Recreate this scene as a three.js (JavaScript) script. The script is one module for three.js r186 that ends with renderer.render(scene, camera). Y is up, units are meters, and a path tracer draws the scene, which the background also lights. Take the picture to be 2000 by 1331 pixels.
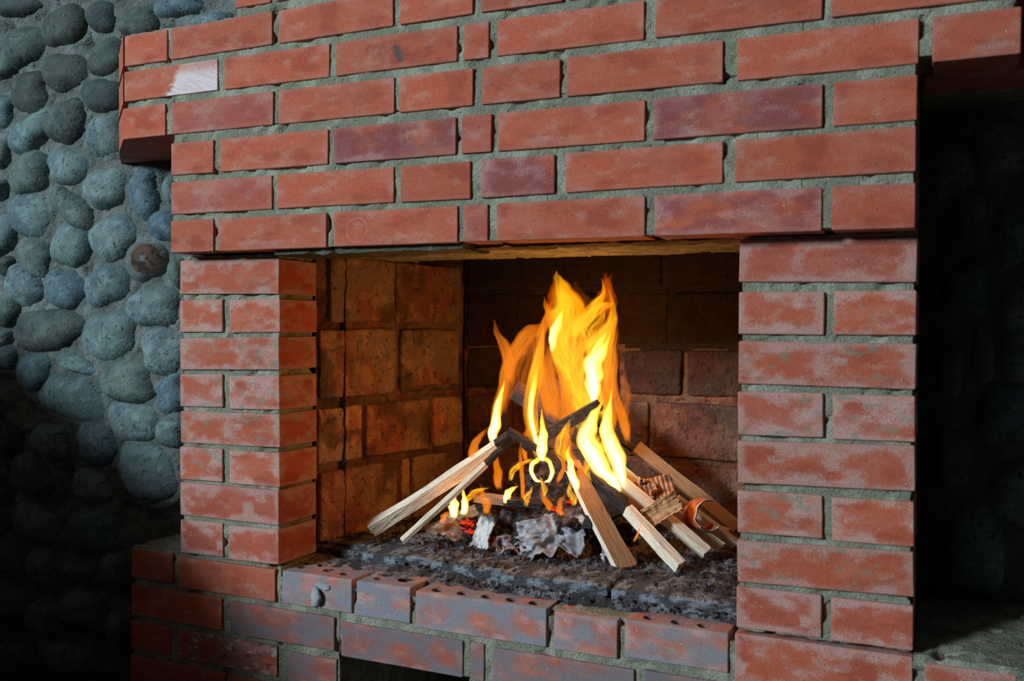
import * as THREE from 'three';
import { mergeGeometries } from 'three/addons/utils/BufferGeometryUtils.js';
import { Brush, Evaluator, SUBTRACTION } from 'three-bvh-csg';
import { RectAreaLightUniformsLib } from 'three/addons/lights/RectAreaLightUniformsLib.js';

// ───────────────────────── camera, sky, window light, exposure ─────────────────────────
// Survey units are millimetres from the lower left corner of the chimney breast; mm() turns them into metres, floor at y = 0.
const mm = (x, y, z) => new THREE.Vector3((x - 700) / 1000, (y + 1070) / 1000, z / 1000);
const scene = new THREE.Scene();
const renderer = new THREE.WebGLRenderer();
renderer.toneMapping = THREE.LinearToneMapping;
renderer.toneMappingExposure = 1.0;
renderer.shadowMap.enabled = true;
const camera = new THREE.PerspectiveCamera(39.477, 2000 / 1331, 0.05, 60);
camera.position.copy(mm(1389.7, -140.6, 1430.1));
camera.quaternion.setFromRotationMatrix(new THREE.Matrix4().makeBasis(
  new THREE.Vector3(0.91055, 0.00502, -0.41336), new THREE.Vector3(-0.01034, 0.99989, -0.01063), new THREE.Vector3(0.41326, 0.01395, 0.91051)));
camera.focus = 2.0;
camera.userData.fStop = 5;
scene.background = new THREE.Color(1.5, 1.75, 2.0);          // overcast sky beyond the window
RectAreaLightUniformsLib.init();
const WIN = { x: -4.8, y: 3.87, z: 8.0, w: 1.9, h: 1.75 };    // the high window in the wall behind the camera
const daylight = new THREE.RectAreaLight(new THREE.Color(0.78, 0.97, 1.1), 108, WIN.w, WIN.h);
daylight.name = 'window_daylight';
daylight.position.set(WIN.x, WIN.y, WIN.z - 0.03);
daylight.lookAt(WIN.x, WIN.y, WIN.z - 2);
scene.add(daylight);

// ───────────────────────── helpers ─────────────────────────
let seedState = 7;
const rnd = () => { seedState = (seedState + 0x6d2b79f5) | 0; let t = Math.imul(seedState ^ (seedState >>> 15), 1 | seedState); t = (t + Math.imul(t ^ (t >>> 7), 61 | t)) ^ t; return ((t ^ (t >>> 14)) >>> 0) / 4294967296; };
const rr = (a, b) => a + (b - a) * rnd();
const seed = (n) => { seedState = n * 7919 + 17; };
const clamp = (x, a = 0, b = 1) => Math.min(b, Math.max(a, x));
const lerp = (a, b, t) => a + (b - a) * t;
const sst = (a, b, x) => { const t = clamp((x - a) / (b - a)); return t * t * (3 - 2 * t); };
const LAT = new Float32Array(65536);
{ let s = 12345; for (let i = 0; i < 65536; i++) { s = (Math.imul(s, 1664525) + 1013904223) >>> 0; LAT[i] = s / 4294967296; } }
const lat = (x, y) => LAT[((x & 255) | ((y & 255) << 8))];
const vn = (x, y) => { const X = Math.floor(x), Y = Math.floor(y); let u = x - X, v = y - Y; u = u * u * (3 - 2 * u); v = v * v * (3 - 2 * v); const a = lat(X, Y), b = lat(X + 1, Y), c = lat(X, Y + 1), d = lat(X + 1, Y + 1); return a + (b - a) * u + (c - a) * v + (a - b - c + d) * u * v; };
const fbm = (x, y, o = 4) => { let s = 0, a = 0.5, t = 0; for (let i = 0; i < o; i++) { s += a * vn(x, y); t += a; x = x * 2.03 + 17.7; y = y * 2.03 + 5.3; a *= 0.5; } return s / t; };
const n3 = (x, y, z) => (vn(x + z * 0.71, y - z * 0.53 + 31) + vn(y + z * 0.37 + 91, z + x * 0.43 + 7) + vn(z - y * 0.31 + 57, x - y * 0.61 + 133)) / 3;
const names = {};
const numbered = (n) => { names[n] = (names[n] ?? -1) + 1; return names[n] ? n + '_' + String(names[n]).padStart(3, '0') : n; };
const shade = (o) => { o.castShadow = o.receiveShadow = true; return o; };
function obj(name, geo, mat, parent = scene) { const m = shade(new THREE.Mesh(geo, mat)); m.name = numbered(name); parent.add(m); return m; }
function group(name, parent = scene) { const g = new THREE.Group(); g.name = numbered(name); parent.add(g); return g; }
function tag(o, label, category, grp) { o.userData.label = label; o.userData.category = category; if (grp) o.userData.group = grp; return o; }
const struct = (o) => { o.userData.kind = 'structure'; return o; };
const stuff = (o) => { o.userData.kind = 'stuff'; return o; };
function box(w, h, d, x, y, z) { return new THREE.BoxGeometry(w, h, d).translate(x, y, z); }

function makeTex(w, h, fn, srgb = true) {                       // fn(i, j, out) fills out[0..3] with 0..1, row 0 at v = 0
  const d = new Uint8Array(w * h * 4), o = [0, 0, 0, 1];
  for (let j = 0; j < h; j++) for (let i = 0; i < w; i++) { o[3] = 1; fn(i, j, o); const k = (j * w + i) * 4; for (let c = 0; c < 4; c++) d[k + c] = clamp(o[c]) * 255; }
  const t = new THREE.DataTexture(d, w, h); t.magFilter = THREE.LinearFilter; t.minFilter = THREE.LinearMipmapLinearFilter; t.generateMipmaps = true;
  t.wrapS = t.wrapT = THREE.RepeatWrapping; if (srgb) t.colorSpace = THREE.SRGBColorSpace; t.needsUpdate = true; return t;
}
const mixc = (o, c, t) => { o[0] += (c[0] - o[0]) * t; o[1] += (c[1] - o[1]) * t; o[2] += (c[2] - o[2]) * t; };
const C = (r, g, b) => [r / 255, g / 255, b / 255];

// ───────────────────────── surfaces ─────────────────────────
// A brick sheet holds 16 brick faces of 250 x 65 mm, two across and eight up.
const CW = 768, CH = 200;
function brickSheet(cells, sd) {
  seed(sd);
  const pits = cells.map((c) => Array.from({ length: c.pits ?? 9 }, () => [rr(6, 244), rr(4, 61), rr(0.35, 1.1), rnd() < (c.pale ?? 0.35)]));
  const scr = cells.map(() => Array.from({ length: 3 }, () => [rr(15, 235), rr(10, 55), rr(-1, 1), rr(3, 9)]));
  const red = C(181, 88, 60), deep = C(160, 71, 48), pink = C(165, 84, 74), plum = C(139, 68, 66), lime = C(190, 163, 156), white = C(226, 226, 232), soot = C(120, 112, 116), grn = C(128, 132, 112);
  return makeTex(CW * 2, CH * 8, (i, j, o) => {
    const cx = (i / CW) | 0, cy = (j / CH) | 0, k = cy * 2 + cx, c = cells[k], x = ((i % CW) / CW) * 250, y = ((j % CH) / CH) * 65, q = k * 37.1 + sd * 11.3;
    const m = fbm(x / 46 + q, y / 24 + q, 4), st = vn(x / 60 + q * 3, y / 1.1), gr = vn(x * 2.3 + q, y * 2.3), g2 = vn(x * 0.9 + q, y * 0.9 + 40), fine = (gr - 0.5) * 0.10 + (g2 - 0.5) * 0.10 + (st - 0.5) * 0.06;
    o[0] = red[0]; o[1] = red[1]; o[2] = red[2];
    mixc(o, deep, sst(0.45, 0.7, m) * 0.8);
    if (c.pink) mixc(o, c.pink > 0.7 ? plum : pink, c.pink * sst(0.2, 0.55, fbm(x / 60 + q + 9, y / 30 + q, 3)));
    for (let n = 0; n < 3; n++) o[n] *= 1 + fine;
    const ed = Math.min(x, 250 - x, c.half ? Math.abs(x - 120) : 250), ev = Math.min(y, 65 - y);
    // bloom of lime salts: grainy patches with ragged outlines, most of them along the joints
    const band = Math.exp(-Math.pow(Math.min(ed * 0.8, ev) / 11, 2));
    const a = fbm(x / 30 + q * 2, y / 19 + q, 5) + c.lime * (0.10 + 0.30 * band) + (gr - 0.5) * 0.16 + (g2 - 0.5) * 0.16;
    const lm = sst(0.54, 0.92, a) * (0.6 + 0.5 * g2);
    mixc(o, lime, lm * (c.limeAmt ?? 0.8));
    const hz = sst(0.42, 0.8, fbm(x / 50 + q + 71, y / 30 + q + 3, 4)) * (0.3 + 0.5 * gr);
    mixc(o, lime, hz * (c.haze ?? 0.25));
    mixc(o, C(178, 122, 108), sst(0.25, 0.8, band * 0.62 + 0.5 * (fbm(x / 24 + q, y / 12 + q + 21, 4) - 0.3) + (gr - 0.5) * 0.22) * 0.42);
    if (c.green) mixc(o, grn, sst(0.66, 0.74, fbm(x / 18 + q + 5, y / 9 + q, 3)) * 0.6);
    if (c.soot) mixc(o, soot, c.soot * sst(0.15, 0.7, fbm(x / 40 + q + 3, y / 22 + q + 8, 4) + (gr - 0.5) * 0.2));
    if (c.white) { const b = sst(-6, 6, (x - 112 - (y - 6) * 0.75) + 30 * (fbm(x / 20, y / 8, 4) - 0.5) + (gr - 0.5) * 16) * (0.72 + 0.28 * vn(x * 0.25 + y * 0.5, x * 0.05)); mixc(o, white, b * 0.92 * (1 - 0.5 * sst(40, 62, y + 10 * gr))); }
    if (c.dab) { const dx = x - 130 - (y - 32) * -0.35, b = sst(1, -1, Math.abs(dx) / (4.5 + 3 * vn(y * 0.4, 3)) - 1 + Math.max(0, Math.abs(y - 27) - 13) * 0.3); mixc(o, C(70, 78, 74), b * 0.85); }
    if (c.ring) { const r = Math.hypot(x - 50, (y - 30)) - 20 - 4 * vn(x * 0.1, y * 0.1); mixc(o, lime, sst(1.2, 0.3, Math.abs(r)) * 0.5); }
    if (c.worn) { const w = sst(0.46, 0.56, fbm(x / 40 + 3, y / 14 + 9, 5)); mixc(o, C(140, 104, 100), w * 0.7); mixc(o, C(200, 186, 178), sst(0.62, 0.7, fbm(x / 22 + 13, y / 7 + 2, 5)) * 0.8); mixc(o, C(96, 58, 50), sst(0.64, 0.72, fbm(x / 16 + 43, y / 8 + 22, 4)) * 0.6); }
    for (const p of pits[k]) { const r = Math.hypot(x - p[0], (y - p[1])); if (r < p[2] * 1.4) mixc(o, p[3] ? C(205, 190, 170) : C(74, 34, 26), sst(p[2] * 1.4, p[2] * 0.6, r) * 0.8); }
    for (const p of scr[k]) { const dx = x - p[0], dy = y - p[1], s = dx * 0.35 * p[2] + dy * 0.93; if (Math.abs(dy) < p[3] && Math.abs(dx + dy * 0.4 * p[2]) < 0.45) mixc(o, lime, 0.4 * vn(x, y)); }
    mixc(o, C(205, 140, 112), sst(1.6, 0.5, Math.min(x, 250 - x, ev)) * 0.45 * sst(0.3, 0.6, vn(x * 0.2 + q, y * 0.2)));
  });
}
const plain = (n, f) => Array.from({ length: n }, (_, k) => f(k));
const sheetBreast = brickSheet([
  ...plain(8, (k) => ({ lime: 0.25, haze: 0.28, pits: 10, limeAmt: 0.5, ring: k === 2 })),
  ...plain(4, () => ({ lime: 0.45, pink: 0.9, haze: 0.5, limeAmt: 0.6, pits: 12 })),
  { lime: 0.15, white: 1, limeAmt: 0.5 }, { lime: 0.2, dab: 1, limeAmt: 0.5 }, { lime: 0.3, pink: 0.6, haze: 0.35, limeAmt: 0.5 }, { lime: 0.3, pink: 0.5, haze: 0.3, limeAmt: 0.5 }], 3);
const sheetPier = brickSheet(plain(16, (k) => ({ lime: 0.85 + 0.35 * ((k * 7) % 5) / 4, haze: 0.35, pits: 14, pale: 0.6, limeAmt: 0.85, green: k % 3 === 0, half: k >= 8, pink: k % 4 === 1 ? 0.35 : 0 })), 5);
const sheetBase = brickSheet(plain(16, (k) => (k === 15 ? { worn: 1, lime: 0.4 } : k < 6 ? { lime: 0.25, haze: 0.2, limeAmt: 0.5, pits: 14 } : { lime: 0.55, haze: 0.5, limeAmt: 0.6, soot: 0.95, pink: 0.5, green: k % 2 === 0, pits: 10 })), 9);
const grainBump = makeTex(512, 512, (i, j, o) => { const x = i / 512 * 130, y = j / 512 * 130; const v = 0.5 + (vn(x * 2, y * 2) - 0.5) * 0.35 + (vn(x * 0.7, y * 3) - 0.5) * 0.3 - sst(0.86, 0.93, vn(x * 0.55 + 9, y * 0.55)) * 0.6 + (fbm(x / 12, y / 12, 3) - 0.5) * 0.4; o[0] = o[1] = o[2] = v; }, false);
grainBump.repeat.set(4, 4);
const brickMat = (map, tint = [1, 1, 1], rough = 0.86) => new THREE.MeshStandardMaterial({ map, color: new THREE.Color().setRGB(...tint), roughness: rough, bumpMap: grainBump, bumpScale: 0.0012 });
const M = {
  breast: [brickMat(sheetBreast), brickMat(sheetBreast, [1.06, 1.02, 1.0]), brickMat(sheetBreast, [0.93, 0.92, 0.92])],
  pier: [brickMat(sheetPier), brickMat(sheetPier, [1.05, 1.05, 1.05]), brickMat(sheetPier, [0.94, 0.91, 0.9])],
  base: [brickMat(sheetBase), brickMat(sheetBase, [1.05, 1.04, 1.04]), brickMat(sheetBase, [0.92, 0.9, 0.92])],
};
const fireTex = makeTex(1024, 1024, (i, j, o) => {               // old firebricks under soot and clay, 0.6 m a side
  const x = i / 1024 * 600, y = j / 1024 * 600, m = fbm(x / 70, y / 60, 5), g = vn(x * 1.5, y * 1.5), b = fbm(x / 22 + 50, y / 26, 4);
  o[0] = 0.45; o[1] = 0.37; o[2] = 0.31; mixc(o, C(122, 66, 48), sst(0.5, 0.66, fbm(x / 90 + 7, y / 90 + 3, 4)) * 0.7);
  mixc(o, C(146, 116, 88), sst(0.55, 0.68, b) * 0.6); mixc(o, C(40, 30, 26), sst(0.48, 0.72, m + (g - 0.5) * 0.16) * 0.6); mixc(o, C(40, 30, 26), sst(0.68, 0.76, fbm(x / 9, y / 9, 3)) * 0.5);
  for (let n = 0; n < 3; n++) o[n] *= 0.9 + 0.2 * g;
});
const roughBump = makeTex(512, 512, (i, j, o) => { const x = i / 512 * 300, y = j / 512 * 300; o[0] = o[1] = o[2] = 0.55 * fbm(x / 16, y / 16, 5) + 0.3 * vn(x * 0.9, y * 0.9) + 0.15 * vn(x * 0.35 + 5, y * 0.35) - 0.25 * sst(0.72, 0.85, vn(x * 0.3 + 60, y * 0.3)); }, false);
const fireMat = (r, g, b) => new THREE.MeshStandardMaterial({ map: fireTex, color: new THREE.Color().setRGB(r, g, b), roughness: 0.95, bumpMap: roughBump, bumpScale: 0.006 });
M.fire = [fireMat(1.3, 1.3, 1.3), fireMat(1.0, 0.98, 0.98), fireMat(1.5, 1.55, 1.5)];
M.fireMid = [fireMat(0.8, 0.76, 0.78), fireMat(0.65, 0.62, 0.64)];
M.fireLit = [fireMat(2.3, 2.1, 1.7), fireMat(1.9, 1.7, 1.4)];  // raised tint standing in for firelight low on the left wall
M.fireDim = [fireMat(0.32, 0.27, 0.25), fireMat(0.24, 0.19, 0.18)];  // darkened tint in place of the fainter daylight on one back row
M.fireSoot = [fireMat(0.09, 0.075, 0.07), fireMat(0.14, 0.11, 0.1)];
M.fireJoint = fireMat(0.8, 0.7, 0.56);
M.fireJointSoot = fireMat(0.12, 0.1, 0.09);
const mortarTex = makeTex(1024, 1024, (i, j, o) => {             // sandy cement, 0.4 m a side
  const x = i / 1024 * 400, y = j / 1024 * 400, m = fbm(x / 30, y / 30, 4), g = vn(x * 1.6, y * 1.6), s = vn(x * 0.8 + 30, y * 0.8);
  o[0] = 0.445; o[1] = 0.452; o[2] = 0.38; mixc(o, C(140, 142, 126), sst(0.5, 0.7, m) * 0.7); mixc(o, C(84, 86, 74), sst(0.56, 0.42, m) * 0.4 * s);
  mixc(o, C(62, 60, 50), sst(0.84, 0.9, s) * 0.8); mixc(o, C(196, 194, 178), sst(0.9, 0.95, g) * 0.7); for (let n = 0; n < 3; n++) o[n] *= 0.86 + 0.28 * g;
});
M.mortar = new THREE.MeshStandardMaterial({ map: mortarTex, color: new THREE.Color(1.22, 1.2, 1.2), roughness: 0.95, bumpMap: roughBump, bumpScale: 0.004 });
M.mortarPale = new THREE.MeshStandardMaterial({ color: new THREE.Color(0.72, 0.75, 0.76), roughness: 0.95, bumpMap: roughBump, bumpScale: 0.004 });
M.wallMortar = new THREE.MeshStandardMaterial({ map: mortarTex, color: new THREE.Color().setRGB(0.62, 0.68, 0.86), roughness: 0.95, bumpMap: roughBump, bumpScale: 0.006 });
const stoneTex = makeTex(1024, 1024, (i, j, o) => {              // river stones under an old lime wash, 0.5 m a side
  const x = i / 1024 * 500, y = j / 1024 * 500, m = fbm(x / 40, y / 40, 4), g = vn(x * 1.1, y * 1.1), w = vn((x + y * 0.5) / 26, (y - x * 0.6) / 2.4), f = fbm(x / 16 + 9, y / 16, 4);
  o[0] = 0.42; o[1] = 0.455; o[2] = 0.43; mixc(o, C(88, 98, 98), sst(0.4, 0.7, m)); mixc(o, C(152, 166, 162), sst(0.45, 0.75, f + (w - 0.5) * 0.35) * 0.4);
  mixc(o, C(36, 40, 40), sst(0.70, 0.78, fbm(x / 7 + 3, y / 7 + 70, 3)) * 0.6); for (let n = 0; n < 3; n++) o[n] *= 0.9 + 0.2 * g;
});
const stoneMat = (r, g, b) => new THREE.MeshStandardMaterial({ map: stoneTex, color: new THREE.Color().setRGB(r, g, b), roughness: 0.85, bumpMap: roughBump, bumpScale: 0.0025 });
M.stone = [stoneMat(0.72, 0.9, 1.0), stoneMat(0.82, 0.98, 1.05), stoneMat(0.62, 0.72, 0.68), stoneMat(0.55, 0.75, 0.92), stoneMat(0.76, 0.97, 1.03)];
M.stoneDark = [stoneMat(0.3, 0.34, 0.31), stoneMat(0.4, 0.46, 0.43), stoneMat(0.25, 0.31, 0.32)];  // dark stones, partly real; massed near the top to imitate the fainter light
const rustTex = makeTex(512, 512, (i, j, o) => {                 // one stone crusted with brown lichen, 0.13 m a side
  const x = (i / 512 - 0.5) * 130, y = (j / 512 - 0.5) * 130, r = Math.hypot(x / 50, y / 44), f = fbm(x / 13 + 104, y / 13 + 60, 5), g = vn(x * 1.4, y * 1.4);
  o[0] = 0.40; o[1] = 0.43; o[2] = 0.43; const k = sst(0.95, 0.8, r + (f - 0.5) * 0.4) * sst(0.16, 0.3, r + (f - 0.5) * 0.2); mixc(o, C(92, 62, 44), k * 0.85); mixc(o, C(44, 34, 28), k * sst(0.5, 0.65, f)); for (let n = 0; n < 3; n++) o[n] *= 0.8 + 0.4 * g;
});
M.rust = new THREE.MeshStandardMaterial({ map: rustTex, roughness: 0.92, bumpMap: roughBump, bumpScale: 0.004 });
const ashTex = makeTex(1024, 1024, (i, j, o) => {                // ash, soot and brick dust on the hearth, 0.5 m a side
  const x = i / 1024 * 500, y = j / 1024 * 500, m = fbm(x / 36, y / 36, 5), g = vn(x * 1.7, y * 1.7), s = fbm(x / 6 + 8, y / 6, 3);
  o[0] = 0.40; o[1] = 0.375; o[2] = 0.38; mixc(o, C(118, 116, 118), sst(0.52, 0.68, m) * 0.7); mixc(o, C(40, 34, 34), sst(0.52, 0.38, m) * 0.75); mixc(o, C(26, 22, 22), sst(0.58, 0.68, s) * 0.7); mixc(o, C(150, 148, 144), sst(0.93, 0.97, g) * 0.6);
  for (let n = 0; n < 3; n++) o[n] *= 0.78 + 0.44 * g;
});
M.ash = new THREE.MeshStandardMaterial({ map: ashTex, roughness: 1, bumpMap: roughBump, bumpScale: 0.006 });
M.ashSlab = new THREE.MeshStandardMaterial({ map: ashTex, color: new THREE.Color(1.4, 1.75, 1.9), roughness: 0.95, bumpMap: roughBump, bumpScale: 0.005 });
M.clinker = new THREE.MeshStandardMaterial({ map: ashTex, color: new THREE.Color(0.55, 0.52, 0.52), roughness: 1 });
const woodTex = makeTex(512, 512, (i, j, o) => {                 // split pine, grain along u, 0.25 m a side
  const x = i / 512 * 250, y = j / 512 * 250, w = y + 5 * (fbm(x / 70, y / 50, 3) - 0.5), r = 0.5 + 0.5 * Math.sin(w * 2.2 + 3 * vn(w * 0.3, 4)), f = vn(x / 18, w * 2.6), p = vn(x / 5, w * 4);
  o[0] = 0.94; o[1] = 0.88; o[2] = 0.78; mixc(o, C(186, 142, 98), r * 0.22 + (f - 0.5) * 0.3); mixc(o, C(120, 78, 46), sst(0.8, 0.9, vn(x / 40 + 7, w * 1.5)) * 0.5); for (let n = 0; n < 3; n++) o[n] *= 0.9 + 0.2 * p;
});
const woodBump = makeTex(256, 256, (i, j, o) => { const x = i, y = j; o[0] = o[1] = o[2] = 0.6 * vn(x / 40, y / 2.5) + 0.4 * vn(x / 12, y / 1.2); }, false);
const woodMat = (r, g, b) => new THREE.MeshStandardMaterial({ map: woodTex, color: new THREE.Color().setRGB(r, g, b), roughness: 0.75, bumpMap: woodBump, bumpScale: 0.0015 });
M.wood = woodMat(1, 1, 1); M.woodPale = woodMat(1.12, 1.16, 1.2); M.woodBrown = woodMat(0.46, 0.33, 0.24); M.woodTan = woodMat(0.72, 0.62, 0.52); M.woodDarkBrown = woodMat(0.42, 0.27, 0.17);
const charTex = makeTex(512, 512, (i, j, o) => { const x = i / 2, y = j / 2, f = fbm(x / 14, y / 5, 4), c = vn(x / 7, y / 3); o[0] = 0.13; o[1] = 0.105; o[2] = 0.10; mixc(o, C(82, 80, 84), sst(0.56, 0.7, f) * 0.6); mixc(o, C(10, 8, 8), sst(0.62, 0.72, c) * 0.8); });
M.char = new THREE.MeshStandardMaterial({ map: charTex, roughness: 0.72, bumpMap: woodBump, bumpScale: 0.003 });
M.charBrown = new THREE.MeshStandardMaterial({ map: charTex, color: new THREE.Color().setRGB(1.9, 1.15, 0.8), roughness: 0.8, bumpMap: woodBump, bumpScale: 0.003 });
M.paper = new THREE.MeshStandardMaterial({ vertexColors: true, roughness: 0.95, side: THREE.DoubleSide });
M.dark = new THREE.MeshStandardMaterial({ color: 0x15120f, roughness: 0.9 });
const emberTex = makeTex(128, 128, (i, j, o) => { const f = fbm(i / 14, j / 14, 4); const k = sst(0.42, 0.62, f); o[0] = k; o[1] = k * k * 0.22; o[2] = k * k * 0.03; });
M.ember = new THREE.MeshStandardMaterial({ color: 0x120806, roughness: 1, emissive: 0xffffff, emissiveMap: emberTex, emissiveIntensity: 0.8 });

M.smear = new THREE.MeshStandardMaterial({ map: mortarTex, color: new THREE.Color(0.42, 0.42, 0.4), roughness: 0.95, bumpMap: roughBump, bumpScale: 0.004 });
M.ledge = brickMat(sheetBase, [1.25, 1.5, 1.6]);

// ───────────────────────── bricks and mortar ─────────────────────────
function axis(L, r, n) { const a = [0, r * 0.4, r]; for (let k = 1; k < n - 4; k++) a.push(lerp(r, L - r, k / (n - 4))); a.push(L - r, L - r * 0.4, L); return a; }
function brickGeo(w, h, d, r, sd, cell, uOff = 0, jag = 0.6) {    // mm; worn arrises, slightly wavy faces
  const g = new THREE.BoxGeometry(1, 1, 1, 8, 6, 6), p = g.attributes.position, nrm = g.attributes.normal, uv = g.attributes.uv;
  const ax = axis(w, r, 8), ay = axis(h, r, 6), az = axis(d, r, 6), cu = cell % 2, cv = (cell / 2) | 0;
  for (let i = 0; i < p.count; i++) {
    let x = ax[Math.round((p.getX(i) + 0.5) * 8)] - w / 2, y = ay[Math.round((p.getY(i) + 0.5) * 6)] - h / 2, z = az[Math.round((p.getZ(i) + 0.5) * 6)] - d / 2;
    const bx = x, by = y, bz = z, ix = clamp(x, -w / 2 + r, w / 2 - r), iy = clamp(y, -h / 2 + r, h / 2 - r), iz = clamp(z, -d / 2 + r, d / 2 - r), dx = x - ix, dy = y - iy, dz = z - iz, L = Math.hypot(dx, dy, dz);
    if (L > 0) { x = ix + dx / L * r; y = iy + dy / L * r; z = iz + dz / L * r; }
    x += (n3(bx / 22 + sd, by / 22, bz / 22) - 0.5) * 2 * jag; y += (n3(bx / 26 + sd + 40, by / 22 + 9, bz / 22) - 0.5) * 2.6 * jag; z += (n3(bx / 24 + sd + 80, by / 24, bz / 24 + 5) - 0.5) * 1.6 * jag;
    p.setXYZ(i, x / 1000, y / 1000, z / 1000);
    const nx = Math.abs(nrm.getX(i)), ny = Math.abs(nrm.getY(i));
    const along = nx > 0.5 ? (bz + d / 2) : (bx + w / 2), up = ny > 0.5 ? (bz / d + 0.5) : (by / h + 0.5);
    uv.setXY(i, (cu + clamp((along / 250 + uOff), 0.006, 0.994)) / 2, (cv + lerp(0.015, 0.985, clamp(up))) / 8);
  }
  g.computeVertexNormals(); return g;
}
let brickSeed = 1;
function brick(parent, x0, x1, y0, y1, zf, d, mats, cell, o = {}) {
  const w = Math.abs(x1 - x0), h = y1 - y0; brickSeed += 1; seed(brickSeed + 500);
  const m = obj('brick', brickGeo(w, h, d, o.r ?? 2.6, brickSeed * 3.7, cell, o.u ?? (w < 130 ? (brickSeed % 2 ? 0 : 0.5) : 0), o.jag), Array.isArray(mats) ? mats[brickSeed % mats.length] : mats, parent);
  m.position.copy(mm((x0 + x1) / 2, (y0 + y1) / 2, zf - d / 2 + (o.dz ?? rr(-1.2, 1.2)))); m.rotation.set(rr(-0.006, 0.006), rr(-0.005, 0.005), (o.rz ?? 0) + rr(-0.002, 0.002));
  return m;
}
function mortarGeo(x0, x1, y0, y1, z0, z1, cell = 7, amp = 1.7, pit = 7) { // a block of mortar whose skin is rough and pitted
  const n = (a) => Math.max(1, Math.round(a / cell)), g = new THREE.BoxGeometry(x1 - x0, y1 - y0, z1 - z0, n(x1 - x0), n(y1 - y0), n((z1 - z0))), p = g.attributes.position, N = g.attributes.normal, uv = g.attributes.uv;
  for (let i = 0; i < p.count; i++) {
    const x = p.getX(i) + (x0 + x1) / 2, y = p.getY(i) + (y0 + y1) / 2, z = p.getZ(i) + (z0 + z1) / 2;
    const a = (n3(x / 9, y / 9, z / 9) - 0.5) * 2 * amp + (n3(x / 34 + 5, y / 34, z / 34) - 0.5) * 2 * amp - sst(0.62, 0.72, n3(x / 19 + 70, y / 15, z / 19)) * pit;
    const ex = Math.sign(p.getX(i)) * (Math.abs(p.getX(i)) > (x1 - x0) / 2 - 0.01 ? 1 : 0), ey = Math.sign(p.getY(i)) * (Math.abs(p.getY(i)) > (y1 - y0) / 2 - 0.01 ? 1 : 0), ez = Math.sign(p.getZ(i)) * (Math.abs(p.getZ(i)) > (z1 - z0) / 2 - 0.01 ? 1 : 0);
    const v = mm(x + ex * a, y + ey * a, z + ez * a); p.setXYZ(i, v.x, v.y, v.z);
    const nx = Math.abs(N.getX(i)), ny = Math.abs(N.getY(i)); uv.setXY(i, (nx > 0.5 ? z : x) / 400, (ny > 0.5 ? z : y) / 400);
  }
  g.computeVertexNormals(); return g;
}

const hearthplace = group('fireplace');
tag(hearthplace, 'large red brick fireplace with grey mortar joints, wide mantel shelf and open firebox', 'fireplace');
// chimney breast: courses from the lintel up, joints as surveyed (x of brick ends; a pair per brick)
const breast = obj('chimney_breast', mergeGeometries([mortarGeo(4, 1350, 5, 236, -400, -4.8, 8), mortarGeo(-121, 1476, 238, 447, -112, -4.8), mortarGeo(162, 1193, 446, 700, -112, -4.8, 9)]), M.mortar, hearthplace);
const BR = [
  { y: [3, 3, 0], h: 63, x: [-1, 107, 119, 370, 385, 638, 649, 695, 711, 966, 981, 1229, 1242, 1353], c: [0, 4, 2, 14, 1, 8, 5] },
  { y: [79, 76, 78], h: 63.5, x: [0, 247, 258, 511, 525, 662, 681, 815, 833, 1086, 1104, 1353], c: [14, 5, 3, 9, 6, 7] },
  { y: [155, 152, 149], h: 63.5, x: [0, 107, 122, 373, 385, 634, 645, 701, 712, 965, 978, 1229, 1243, 1354], c: [6, 0, 10, 15, 4, 11, 1] },
  { y: [236, 232, 227], h: 63, x: [-129, -15, 0, 250, 261, 512, 522, 666, 682, 823, 834, 1085, 1106, 1355, 1372, 1480], c: [1, 14, 6, 7, 0, 3, 5, 4] },
  { y: [312, 310, 304], h: 60.5, x: [-126, 117, 132, 375, 388, 636, 647, 695, 710, 963, 980, 1227, 1239, 1476], c: [12, 1, 13, 0, 5, 6, 3] },
  { y: [383, 386, 380], h: 61.5, x: [-124, -11, -1, 246, 261, 509, 522, 665, 680, 828, 837, 1088, 1100, 1350, 1362, 1478], c: [6, 0, 7, 5, 15, 3, 1, 4] },
  { y: [463, 463, 458], h: 63, x: [158, 243, 255, 506, 518, 770, 782, 1034, 1046, 1197], c: [3, 4, 14, 1, 6] },
  { y: [540, 540, 535], h: 63, x: [158, 374, 386, 638, 650, 902, 914, 1197], c: [0, 15, 3, 5] },
  { y: [617, 617, 612], h: 63, x: [158, 243, 255, 506, 518, 770, 782, 1034, 1046, 1197], c: [1, 7, 3, 14, 0] },
];
BR.forEach((r, k) => {
  const yAt = (x) => (x < 670 ? lerp(r.y[0], r.y[1], clamp(x / 670)) : lerp(r.y[1], r.y[2], (x - 670) / 680));
  for (let i = 0; i < r.x.length; i += 2) {
    const xm = (r.x[i] + r.x[i + 1]) / 2, y = yAt(xm), lean = (yAt(r.x[i + 1]) - yAt(r.x[i])) / (r.x[i + 1] - r.x[i]), cell = r.c[i / 2];
    const w = r.x[i + 1] - r.x[i]; const L = r.x[i + 1] - r.x[i] > 255 ? 255 : w;
    brick(breast, r.x[i], r.x[i] + Math.max(w, 1), y, y + r.h, 0, 116, cell === 12 ? M.breast[0] : M.breast, cell, { rz: Math.atan(lean), u: L > 150 ? 0 : undefined });
  }
});
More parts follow.
